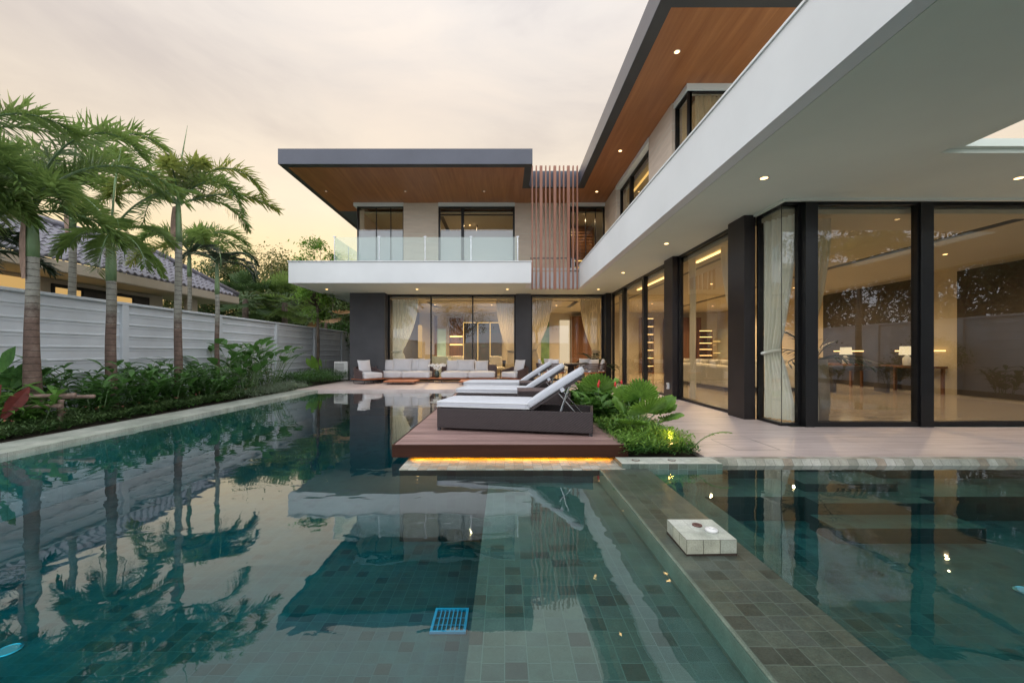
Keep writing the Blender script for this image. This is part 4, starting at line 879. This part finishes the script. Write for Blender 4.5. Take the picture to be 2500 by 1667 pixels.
MB().box(ex-.02,ex+.03,2,ye,ez-.32,ez-.05).build('fascia','neighbour_wall',t); MB().box(ex-1.9,ex-.02,2,ye,ez-.34,ez-.30).build('eave_soffit','neighbour_wall',t)
MB().box(-16,-12.4,0,15.0,0,ez-.35).build('wall','neighbour_wall',t); MB().box(ex-.9,ex-.6,15.6,15.9,0,ez-.35).build('column','neighbour_wall',t)
for a,b,lit_ in ((7.0,8.3,1),(11.3,12.9,1),(13.1,14.4,1)):
    f=MB().box(-12.42,-12.36,a,b,.9,3.10).build('window','black_frame',t); n=2
    for k in range(n): MB().box(-12.355,-12.35,a+.08+k*(b-a-.08)/n,a+(k+1)*(b-a-.08)/n,.95,3.0).build('pane','warm_glow' if lit_ and k==0 else 'panel_dark',f)
MB().box(-12.4,-12.37,9.4,11.0,.9,3.12).build('wall_glow','warm_glow',t)  # lamplight on the wall put in as a glowing sheet
MB().box(-17,-16.2,-4,12.0,0,CZ+16.2/3.27-.1).build('parapet_wall','roof_metal',t)
# pale building with awnings beyond the fence
t=thing('pale_building','pale aqua building with blue awnings beyond the fan palms','building',(-24.5,38,0)); MB().box(0,6.5,0,5,0,4.6).build('wall','aqua_panel',t); MB().box(-.2,6.7,-.3,5,5.2,5.5).build('roof','plastic_white',t); 
for i in range(3): MB().lathe([(.0,.5),(.5,.42),(.9,.18),(1.0,0)],c=(1.2+i*2.1,-.8,3.6),n=16).build('awning','awning_blue',t,smooth=True)
for i in range(4): MB().box(.2+i*2,.35+i*2,-.3,-.15,0,5.2).build('column','plastic_white',t)
# bamboo bracing at the first palm
t=thing('bamboo_brace','bamboo poles tied around the foot of the nearest palm','brace',(-7.4,6.40,.05))
def pole(a,b,r=.028): 
    a=Vector(a); b=Vector(b); n=9; m=MB(); m.tube([a.lerp(b,i/n) for i in range(n+1)],[r*(1.12 if i%3==0 else 1) for i in range(n+1)],8); m.build('pole','bamboo',t,smooth=True)
pole((-.42,-.20,.47),(.92,-.16,.52)); pole((-.40,-.24,.33),(.75,-.20,.36)); pole((-.3,.18,.42),(.85,.2,.46)); pole((.62,-.10,.0),(.62,-.08,.44),.035); pole((-.3,-.1,.0),(-.3,-.1,.45),.035)
# ------------------------------------------------------------------ palms
def frond_mb(base,az,el,L,curl,ll,n=44,plume=4,w=.03,rnd=None,rad=.02,yaw=0,backlit=False):
    rnd=rnd or random; m=MB(); p=Vector(base); steps=26; pts=[p.copy()]; tans=[]
    a=az
    for i in range(steps):
        t=i/steps; e=el-curl*t**1.25; d=Vector((math.cos(a)*math.cos(e),math.sin(a)*math.cos(e),math.sin(e))); tans.append(d); p=p+d*(L/steps); pts.append(p.copy()); a+=yaw/steps
    tans.append(tans[-1]); m.tube(pts,[rad*(1-.8*i/steps)+.002 for i in range(steps+1)],5,m=1)
    for i in range(n):
        t=.18+.82*i/(n-1); k=t*steps; i0=min(int(k),steps-1); f=k-i0; q=pts[i0].lerp(pts[i0+1],f); T=tans[i0]
        s=Vector((-math.sin(a),math.cos(a),0)); s=(s-T*s.dot(T)).normalized(); u=s.cross(T)*-1
        if u.z<0: u=-u
        env=(math.sin(math.pi*min(1,.14+t*.76))**.5)
        for j in range(plume):
            if plume==2: phi=(.25,math.pi-.25)[j]+rnd.uniform(-.15,.15)
            else: phi=(-.35+ (math.pi+.7)*(j+rnd.random())/plume)
            dr=(s*math.cos(phi)+u*math.sin(phi)); fw=.30+.42*t; dd=(dr+T*fw).normalized()
            m.leaf(q,dd,T,ll*env*rnd.uniform(.7,1.15),w*rnd.uniform(.7,1.2),droop=rnd.uniform(.25,.7),seg=2 if plume>2 else 3,tip=.1)
    return m
def palm(lb,x,y,r0,zc,z0=.05,fr=(),spear=None,shaft=.75,ll=.42,plume=4,w=.046,sheath=False,leafm='palm_leaf',n=44,lean=0,r1=None,group=None,cat='palm tree',brown=True):
    t=thing('palm_tree',lb,cat,(x,y,0),group=group); rr=random.Random(int(abs(x*100+y*10)))
    H=zc-shaft; pts=[]; k=14; r1=r1 or r0*.62
    for i in range(k+1): s=i/k; pts.append((lean*s*s+.01*math.sin(s*9),0,z0-.1+(H-z0+.1)*s))
    m=MB(); m.tube(pts,[r1+(r0*1.12-r1)*(1-i/k)**2.3 for i in range(k+1)],14); m.build('trunk','palm_trunk',t,smooth=True)
    lx=lean
    if shaft: MB().tube([(lx,0,H-.005),(lx,0,H+shaft*.25),(lx*1.05,0,H+shaft*.7),(lx*1.08,0,zc+.08)],[r1*1.06,r1*1.12,r1*.9,r1*.5],12).build('crownshaft','crownshaft',t,smooth=True)
    if sheath:
        m=MB(); 
        for s in range(6): a=s/5; m.v+=[(lx-r1*1.3-.05*math.sin(a*3),-.05,H+shaft-.1-a*1.0),(lx-r1*.4-.02,-r1*1.15,H+shaft-.12-a*.98),(lx+.01,-r1*1.3,H+shaft-.1-a*1.0)]
        for s in range(5): b=s*3; m.f+=[(b,b+1,b+4,b+3),(b+1,b+2,b+5,b+4)]; m.m+=[0,0]
        m.build('dry_sheath','dry_sheath',t,smooth=True)
    for (az,el,L,cu,*ex) in fr:
        mt=ex[0] if ex else leafm
        frond_mb((lx*1.08,0,zc-.05),R(az),R(el),L,R(cu),ll,n=n,plume=plume,w=w,rnd=rr,rad=.022 if L>1 else .012).build('frond',[mt,'crownshaft'],t)
    if spear: MB().tube([(lx*1.08,0,zc),(lx*1.08+spear*.05,0,zc+spear*.6),(lx*1.08+spear*.12,0,zc+spear)],[.022,.018,.003],6).build('spear_leaf','crownshaft',t)
    return t
G='palm_leaf_backlit'
palm('tall foxtail palm nearest the viewer, its trunk ringed by the bamboo brace',-7.4,6.48,.125,3.45,sheath=True,ll=.40,n=42,
  fr=[(-8,78,2.7,135),(22,68,2.5,130),(60,74,2.3,118),(120,70,2.1,115),(185,66,2.2,105),(225,62,1.9,105),(-60,58,1.7,105),(-30,38,1.6,105),(-110,45,1.4,100),(15,12,1.3,75),(170,18,1.4,85),(-65,0,1.1,70),(-150,10,1.2,70)])
palm('foxtail palm at the far left edge, only its crown reaching into view',-8.0,5.75,.12,3.75,ll=.42,n=42,
  fr=[(10,70,2.2,112),(-35,60,1.9,110),(45,74,2.0,100),(100,62,1.9,110),(180,60,2,110),(-90,50,1.7,110),(-5,32,1.7,100),(20,2,1.3,70),(-55,5,1.3,80)])
palm('second palm along the bed, with a green crownshaft and two broad raised fronds',-7.4,7.78,.095,3.50,shaft=.95,ll=.34,plume=2,w=.055,n=30,r1=.075,spear=1.55,
  fr=[(5,60,1.8,70),(165,60,1.5,55),(-40,38,1.0,100),(200,5,1.0,85),(-10,-5,1.1,85),(70,40,1.2,90),(120,20,1.1,100),(-90,0,.9,70),(-60,-25,1.0,60),(20,-20,1.1,55),(150,-22,1.0,55)])
palm('tallest slender foxtail palm with golden backlight coloured into its fronds, third along the bed',-7.4,9.38,.085,4.6,shaft=.9,ll=.36,n=42,r1=.07,spear=1.75,sheath=True,
  fr=[(-3,64,2.6,142,G),(8,26,2.2,62,G),(176,60,2.3,128,G),(-15,46,2.3,135),(60,40,1.8,110),(150,45,2.3,120),(95,72,1.9,90),(195,25,2.1,95),(-60,62,1.6,110,G),(-30,75,1.6,110,G),(-110,35,1.4,100,G)])
palm('small dark palm fourth along the bed beside the fence post',-7.4,10.65,.062,3.55,shaft=.85,ll=.30,plume=2,w=.035,n=34,r1=.05,leafm='dark_palm',
  fr=[(0,50,1.25,125),(180,50,1.2,125),(60,40,1.2,120),(120,45,1.2,120),(-50,40,1.1,130),(-120,40,1.1,130),(-85,60,1.0,120),(20,20,1.0,100)])
palm('palm standing behind the fence between the first and second garden palms',-9.3,8.9,.10,4.75,ll=.40,shaft=.9,n=42,sheath=True,spear=1.7,
  fr=[(-4,74,3.0,140),(-18,52,2.6,135),(30,76,2.6,130),(180,64,2.6,115),(-100,45,1.6,115),(-20,20,1.7,85),(200,20,1.7,90),(90,70,1.8,90)])
palm('feathery palm behind the fence to the right of the tallest palm',-9.6,12.6,.09,4.3,ll=.42,shaft=.8,n=42,leafm='palm_leaf',
  fr=[(0,55,2.1,115),(30,45,1.9,105),(180,55,1.9,110,G),(150,50,1.9,110),(-40,48,1.8,115),(-100,50,1.6,115),(-10,22,1.8,85),(205,20,1.6,90,G),(90,70,1.8,90)])
palm('low palm behind the fence at the left edge of the view',-9.4,7.0,.09,2.75,ll=.38,shaft=.3,n=36,leafm='dark_palm',
  fr=[(0,60,1.5,110),(-40,50,1.4,110),(60,50,1.4,110),(180,60,1.5,110),(120,50,1.4,100),(-100,45,1.3,100)])
palm('palm standing in the bed beyond the villa, mirrored in the glass',13.2,-2.6,.13,4.6,ll=.45,n=40,fr=[(a*45,60-12*(a%2),2.1,110) for a in range(8)])
# ------------------------------------------------------------------ fan palms
def fan_mb(c,d,up,r,n=22,arc=R(285),w=None,split=.62,cup=.25,wob=.03,rnd=random):
    """pleated fan: segments spread round the hastula"""
    m=MB(); d=Vector(d).normalized(); up=Vector(up); s=d.cross(up).normalized(); nn=s.cross(d).normalized(); c=Vector(c)
    for i in range(n):
        g0=-arc/2+arc*i/n; g1=-arc/2+arc*(i+1)/n; gm=(g0+g1)/2
        rl=r*(.78+.22*math.cos(gm*.62))*rnd.uniform(.94,1.03)
        def P(g,q,h): return c+(d*math.cos(g)+s*math.sin(g))*q+nn*(h+cup*q*q/r)
        gw=(g1-g0); a=P(g0,rl*split,-.012); b=P(g1,rl*split,-.02); mid=P(gm,rl*split,.024); tip=P(gm,rl*rnd.uniform(.97,1.05),.0-wob*rnd.random())
        ta=P(gm-gw*.28,rl*.97,-.01-wob*rnd.random()); tb=P(gm+gw*.28,rl*.97,-.01-wob*rnd.random())
        m.add([c,a,mid,b,ta,tip,tb],[(0,1,2),(0,2,3),(1,4,5,2),(2,5,6,3)])
    return m
def fanpalm(lb,x,y,z,zc,leaves,r,leafm='fan_leaf',trunk=.0,n=24,arc=285,name='fan_palm',cat='fan palm',split=.62,pet=.6):
    t=thing(name,lb,cat,(x,y,z)); rr=random.Random(int(abs(x*70+y*9)))
    if trunk: MB().tube([(0,0,-.1),(0,0,zc*.5),(0,0,zc)],[trunk*1.1,trunk,trunk*.9],10).build('trunk','trunk_brown',t,smooth=True)
    for (az,el,pl,rs) in leaves:
        az,el=R(az),R(el); d=Vector((math.cos(az)*math.cos(el),math.sin(az)*math.cos(el),math.sin(el))); b=Vector((0,0,zc))
        e=b+d*pl*pet; e2=b+d*pl+Vector((0,0,-.06*pl)); m=MB(); m.tube([b,e,e2],[.014,.01,.007],5,m=1)
        fd=(d+Vector((0,0,-.35))).normalized(); f=fan_mb(e2,fd,(0,0,1),r*rs,n=n,arc=R(arc),rnd=rr,split=split); 
        m.add(f.v,f.f,0); m.build('fan_leaf',[leafm,'crownshaft'],t)
    return t
_f1=fanpalm('bright pleated fan palm leaning over the terrace beside the nearest lounger',1.78,5.55,.03,.10,[(10,50,.55,1.0),(-75,58,.50,1.0),(60,72,.66,.95),(-20,34,.5,.85),(150,60,.42,.9),(-120,35,.42,.8),(35,35,.66,.9),(100,60,.7,.8)],.36,arc=230,split=.84)
_f1.scale=(.84,.84,.8)
_f2=fanpalm('round leaved fan palm farther along the planting bed behind the red flowers',1.62,7.4,.03,.15,[(-90,66,.58,1.0),(0,60,.55,.9),(180,60,.45,.85),(80,66,.6,.9),(-40,35,.5,.8)],.40,arc=270,split=.9)
_f2.scale=(.86,.86,.8)
def wfan(lb,x,y,zc,r,m='shrub_leaf',tr=.18,k=30,seed=1):
    rr=random.Random(seed); lv=[(i*137.5,80-125*i/k+rr.uniform(-10,10),r*.9*rr.uniform(.7,1.15),rr.uniform(.5,.75)) for i in range(k)]
    return fanpalm(lb,x,y,0,zc,lv,r,leafm=m,trunk=tr,n=16,arc=210,split=.42,pet=.7)
wfan('broad fan palm beyond the fence, left of the other fan palm',-12.4,19.8,3.75,.95,'cover_leaf',.14,seed=2); wfan('broad fan palm beyond the fence, nearer to the balcony corner',-10.9,20.5,3.65,1.0,'palm_leaf',.15,k=34,seed=5)
fanpalm('pale dried fan palm leaves beyond the fence beside the stone wall',-9.3,21.5,0,3.0,[(0,20,.7,1),(-60,-10,.6,1),(180,-30,.5,.8)],.75,leafm='dry_leaf',trunk=.08,n=14,arc=200)
t=thing('potted_cycad','dark spiky cycad in a pot at the inner corner beside the dining chairs','plant',(3.55,16.15,TZ)); MB().lathe([(.16,0),(.22,.3),(.24,.5),(.2,.5),(.19,.45)],n=20).build('pot','panel_dark',t,smooth=True)
rr=random.Random(8)
for k in range(16): frond_mb((0,0,.5),k*.77,R(rr.uniform(15,80)),.95,R(70),.20,n=22,plume=2,w=.02,rnd=rr,rad=.01).build('frond',['dark_palm','crownshaft'],t)
# ------------------------------------------------------------------ broadleaf plants of the beds
def leafy(name,lb,cat,x,y,h,kind,seed,z=.05,nst=9,mat_='shrub_leaf',spread=.35):
    t=thing(name,lb,cat,(x,y,z)); rr=random.Random(seed); st=MB(); lf=MB(); fl=MB()
    for s in range(nst):
        a=rr.uniform(0,6.283); tilt=rr.uniform(.05,.5); hh=h*rr.uniform(.55,1.0); b=Vector((math.cos(a)*spread*.35*rr.random(),math.sin(a)*spread*.35*rr.random(),0)); p=b.copy(); d=Vector((math.cos(a)*tilt,math.sin(a)*tilt,1)).normalized(); pts=[p.copy()]
        ns=7
        for i in range(ns): d=(d+Vector((math.cos(a),math.sin(a),0))*.04).normalized(); p=p+d*hh/ns; pts.append(p.copy())
        st.tube(pts,[.010-.0008*i for i in range(ns+1)],5)
        if kind=='ginger':
            for i in range(2,ns+1):
                for sd in (0,1):
                    g=a+sd*math.pi+rr.uniform(-.7,.7)+i*.3; ld=Vector((math.cos(g),math.sin(g),.75+.5*rr.random())); lf.leaf(pts[i],ld,(0,0,1),rr.uniform(.24,.40),rr.uniform(.08,.115),rr.uniform(.6,1.2),4,fold=.25)
            if False: fl.lathe([(.0,0),(.02,.03),(.015,.08),(0,.11)],c=tuple(pts[-1]),n=6)
        elif kind=='calathea':
            g=a+rr.uniform(-.5,.5); lf.leaf(pts[-1],(math.cos(g),math.sin(g),.7+.5*rr.random()),(0,0,1),rr.uniform(.34,.5),rr.uniform(.20,.28),rr.uniform(.5,1.1),5,fold=.2,peak=.5)
            g+=2.2; lf.leaf(pts[3],(math.cos(g),math.sin(g),.5),(0,0,1),rr.uniform(.22,.32),.15,.9,4,fold=.2,peak=.5)
        elif kind=='banana':
            lf.leaf(pts[-1],(math.cos(a)*.5,math.sin(a)*.5,1),(math.sin(a),-math.cos(a),.1),rr.uniform(.4,.55),rr.uniform(.2,.26),.25,5,fold=.15,peak=.5)
    st.build('stem','crownshaft',t); lf.build('foliage',mat_,t)
    if fl.v: fl.build('flower','flower_red',t)
    return t
specs=[(-7.0,6.1,.62,'between the bamboo brace and the pool edge',11),(-7.55,7.2,1.0,'between the first and second palm trunks',12),(-7.0,7.05,.85,'in front of the gap after the first palm',13),(-7.75,8.1,.9,'just right of the second palm trunk',14),
 (-7.0,7.95,.75,'at the foot of the second palm, pool side',15),(-7.7,8.75,1.02,'against the first fence post in view',16),(-7.0,8.8,.85,'midway between the second and third palms',17),(-7.55,9.2,1.05,'left of the third palm trunk',18),(-6.95,9.6,.82,'at the foot of the tallest palm',19),
 (-7.7,10.0,.9,'right of the tallest palm against the fence',20),(-7.0,10.35,.75,'in front of the fourth palm',21),(-7.9,6.9,.95,'against the fence left of the second palm',22)]
for i,(x,y,h,wh,sd) in enumerate(specs): leafy('ginger_plant','dark ginger clump with pointed leaves '+wh,'plant',x,y,h*1.05,'ginger',sd,mat_='bright_leaf' if i in (0,) else 'shrub_leaf',nst=10,spread=.5)
for i,(x,y,h,wh) in enumerate(((-7.6,11.0,1.5,'behind the fourth palm'),(-7.2,11.6,1.55,'right of the fourth palm, tallest of the mass'),(-7.7,12.1,1.5,'against the fence right of the fourth palm'),(-7.25,12.5,1.3,'beyond the pale grass'),(-7.55,13.4,1.6,'next to the third fence post, with raised leaves'),(-7.0,11.2,.9,'nearest the pale grass'))): leafy('big_leaf_plant','broad round leaved plant '+wh,'plant',x,y,h,'calathea',30+i,nst=20,spread=.8)
leafy('big_leaf_plant','upright dark oval leaved plant at the left edge behind the red leaf','plant',-7.75,6.0,.95,'banana',51,nst=5); leafy('red_leaf_plant','dark red broad leaved plant at the left edge of the bed','plant',-7.05,5.55,.40,'banana',52,nst=5,mat_='red_leaf')
leafy('banana_plant','upright oval leaved plant under the slender tree near the terrace','plant',-7.1,16.3,.85,'banana',53,nst=7,mat_='fan_leaf'); 
# ground cover (nobody could count the leaves)
def ground(name,lb,pts,h,leaf,w,mats,seed,flower=None,fl_n=0,droop=.5,up=1.0):
    rr=random.Random(seed); m=MB()
    for (x,y) in pts:
        hh=h*rr.uniform(.3,1)*(.75+.5*noise.noise(Vector((x*1.5,y*1.5,0)))); g=rr.uniform(0,6.283); d=Vector((math.cos(g),math.sin(g),up*rr.uniform(.2,1.3))); m.leaf((x,y,.05+hh),d,(0,0,1),leaf*rr.uniform(.6,1.3),w*rr.uniform(.7,1.2),droop*rr.uniform(.5,1.4),2,m=0)
    if flower:
        for _ in range(fl_n):
            x,y=rr.choice(pts); z=.05+h*rr.uniform(.85,1.15); 
            for k in range(9): q=rr.uniform(0,6.283); m.leaf((x+rr.uniform(-.012,.012),y+rr.uniform(-.012,.012),z),(math.cos(q),math.sin(q),.7),(0,0,1),.028,.022,.3,1,m=1)
    o=m.build(name,mats); tag(o,lb,'ground cover',kind='stuff'); return o
rr=random.Random(77)
P=[(rr.uniform(-7.55,-6.48),rr.uniform(2.0,11.2)) for _ in range(30000)]; P=[p for p in P if p[0]>-7.0 or rr.random()<.55]
ground('ground_cover','low dense green ground cover with small pink flowers along the pool edge',P,.24,.075,.022,['cover_leaf','flower_pink'],3,'p',60)
P=[(rr.uniform(-7.3,-6.47),rr.uniform(10.2,13.6)) for _ in range(7000)]; P=[p for p in P if p[1]>11 or rr.random()<.4]
ground('pale_grass','pale striped grass at the far end of the left planting bed',P,.14,.26,.011,['pale_grass'],4,droop=1.1,up=1.6)
P=[(rr.uniform(-8.1,-6.05),rr.uniform(14.0,17.0)) for _ in range(9000)]; P=[p for p in P if p[0]< -6.5+ (p[1]-14)*.12]
ground('flower_shrub','dark low shrub with a few pink blooms near the outdoor unit',P,.55,.09,.03,['shrub_leaf','flower_pink'],5,'p',14)
P=[(rr.uniform(-8.2,-6.5),rr.uniform(2,14)) for _ in range(5000)]
ground('bed_litter','dark leaves covering the soil under the palms',P,.10,.12,.04,['shrub_leaf'],6)
P=[(rr.uniform(1.3,2.15),rr.uniform(4.6,10.5)) for _ in range(14000)]
ground('fern_cover','fine dark green fern cover filling the bed beside the deck',P,.27,.085,.020,['fan_leaf'],7)
P=[(rr.uniform(1.3,2.17),rr.uniform(4.58,6.2)) for _ in range(7000)]
ground('fern_cover','darker small leaved creeper at the front of the bed beside the deck',P,.16,.06,.022,['shrub_leaf'],9)
for i,(x,y,wh) in enumerate(((1.55,6.35,'just behind the nearest lounger'),(1.95,6.9,'beside the terrace'),(1.5,7.9,'behind the round leaved fan palm'),(1.9,8.6,'farthest along the bed'),(1.55,6.95,'in the middle of the bed'))):
    leafy('red_flower_shrub','bright leaved shrub with small red blooms '+wh,'shrub',x,y,.55,'ginger',60+i,z=.03,mat_='bright_leaf',nst=12,spread=.5)
for k,(x,y) in enumerate(((1.45,6.4),(1.75,6.55),(1.95,6.9),(1.6,7.0))):
    t=tag(MB().lathe([(0,0),(.018,.02),(.02,.05),(.008,.085),(0,.09)],c=(x,y,.66),n=8).build('flower_spike','flower_red',smooth=True),('red flower spike nearest the lounger','red flower spike beside the big fan leaf','red flower spike nearest the terrace','red flower spike behind the others')[k],'flower')
    MB().tube([(x,y,.1),(x,y,.665)],.004,4).build('stem','crownshaft',t)
# fern frond sticking out over the terrace
t=thing('fern','arching fern frond reaching over the terrace at the bed corner','fern',(2.1,4.72,.05)); frond_mb((0,0,0),R(-10),R(60),.55,R(70),.05,n=26,plume=2,w=.014,rad=.004).build('frond',['fan_leaf','crownshaft'],t); frond_mb((-.2,.1,0),R(60),R(70),.45,R(80),.05,n=24,plume=2,w=.014,rad=.004).build('frond',['fan_leaf','crownshaft'],t)
t=thing('garden_light','small glowing garden spotlight among the ferns','lamp',(1.95,4.86,.05)); MB().lathe([(.02,0),(.035,.05),(.04,.09)],n=14).build('housing','dark_metal',t); MB().lathe([(.036,.091),(.02,.096)],n=14).build('lens','lamp_warm',t); lamp('bulb','POINT',(0,0,.20),2.2,c=(1,.58,.12),size=.03,parent=t)
# ------------------------------------------------------------------ trees
def tree(lb,x,y,h,cr,n,leaf,mat_='tree_leaf',trunk=.12,fork=.45,seed=1,z=0,clusters=40,flat=.8,name='garden_tree',lean=0,ratio=.55,group=None):
    t=thing(name,lb,'tree',(x,y,z),group=group); rr=random.Random(seed); cz=h-cr*flat
    tr=MB(); th=h*fork; tr.tube([(0,0,-.1),(.03,.02,th*.5),(lean*.5,0,th)],[trunk*1.2,trunk,trunk*.8],8)
    cl=[]
    for i in range(clusters):
        while True:
            v=Vector((rr.uniform(-1,1),rr.uniform(-1,1),rr.uniform(-1,1)))
            if .15<v.length<1: break
        v=v.normalized()*v.length**.6; c=Vector((v.x*cr+lean,v.y*cr,cz+v.z*cr*flat)); cl.append(c)
        if i%3==0:
            mid=Vector((lean*.5,0,th)).lerp(c,.5)+Vector((rr.uniform(-.1,.1),0,-.08*cr)); tr.tube([(lean*.5,0,th-.05),mid,c],[trunk*.5,trunk*.28,trunk*.08],5)
    tr.build('trunk','bark',t,smooth=True); m=MB()
    for i in range(n):
        c=cl[i%clusters]; q=c+Vector((rr.gauss(0,1),rr.gauss(0,1),rr.gauss(0,.7)))*cr*.17; d=Vector((rr.uniform(-1,1),rr.uniform(-1,1),rr.uniform(-.7,.6))); m.leaf(q,d,(rr.uniform(-.4,.4),rr.uniform(-.4,.4),1),leaf*rr.uniform(.6,1.3),leaf*ratio*rr.uniform(.7,1.2),.4,1 if leaf<.09 else 2,tip=.1)
    m.build('crown',mat_,t); return t
tree('slender tree rising beside the balcony corner in front of the fence',-7.65,16.9,6.0,.82,5200,.12,'fan_leaf',.065,.52,seed=3,clusters=60,flat=2.1,name='slender_tree')
bg=[(-24,34,8.9,3.6,'broad tree far beyond the fence, left of the fan palms',11,'tree_leaf'),(-19.5,35,9.7,3.6,'tallest broad tree far beyond the fence',12,'tree_leaf_warm'),(-16.2,36,8.8,3.2,'warm tinted tree far beyond the fence, next to the balcony corner',13,'tree_leaf_warm'),(-13,34,8,3.2,'tree seen under the balcony edge beyond the fence',14,'tree_leaf_warm'),
 (-10.5,30,6.4,2.8,'dense tree beyond the fence beside the dark stone wall',15,'tree_leaf'),(-14.2,27,5.2,2.4,'bushy tree behind the fan palms',16,'tree_leaf'),(-29,36,8.0,3.4,'tree beyond the end of the neighbour roof',17,'tree_leaf_warm'),(-22.6,25.5,7.8,1.9,'sparse young tree standing above the neighbour roof ridge',18,'tree_leaf')]
for i,(x,y,h,cr,lb,sd,mt) in enumerate(bg): tree(lb,x,y,h,cr,16000 if i<7 else 1500,.23 if i<7 else .2,mt,.16,.4,seed=sd,clusters=80 if i<7 else 26,name='background_tree')
tree('bare branched tree beyond the fence next to the stone wall',-9.6,23,4.6,1.6,700,.14,'tree_leaf',.06,.35,seed=40,clusters=50,name='bare_tree')
tree('round bush growing behind the end of the fence',-8.9,22,2.9,1.3,3500,.14,'shrub_leaf',.06,.3,seed=41,name='background_tree')
wide=[(16.6,.5,4.9,1.7,'low round tree beyond the right fence, first from the villa'),(16.9,-2.6,5.3,1.9,'low tree beyond the right fence, second from the villa'),(16.7,-6.2,4.8,1.9,'low tree beyond the right fence, third from the villa'),(17,-10.5,5.4,2.2,'low tree beyond the right fence at the garden end'),(16.5,-3,8.2,2.4,'tall tree beyond the right fence mirrored in the sliding door'),(16.8,-9,7.8,2.8,'second tree beyond the right fence mirrored in the glass'),(17,3,7.5,2.4,'tree beside the villa beyond the right fence'),(4,-18,8.5,3.0,'tree beyond the fence behind the viewer'),(-5,-18,8.0,3,'large tree beyond the rear fence on the pool side')]
for i,(x,y,h,cr,lb) in enumerate(wide): tree(lb,x,y,h,cr,3000,.24,'tree_leaf',.16,.45,seed=70+i,clusters=50,name='background_tree')
for i,(x,y,wh) in enumerate(((13.6,1.6,'nearest the villa'),(13.5,-1.6,'second from the villa'),(13.6,-4.2,'third from the villa'))): leafy('ginger_plant','leafy clump at the foot of the right fence, '+wh,'plant',x,y,.8,'ginger',110+i,nst=10,spread=.8)
tree('clipped bush against the right fence mirrored in the glass',13.4,-.2,1.7,.8,3000,.09,'shrub_leaf',.05,.2,seed=90,name='garden_bush')
print('tris', sum(len(o.data.polygons) for o in bpy.data.objects if o.type=='MESH'), 'objs', len(bpy.data.objects))
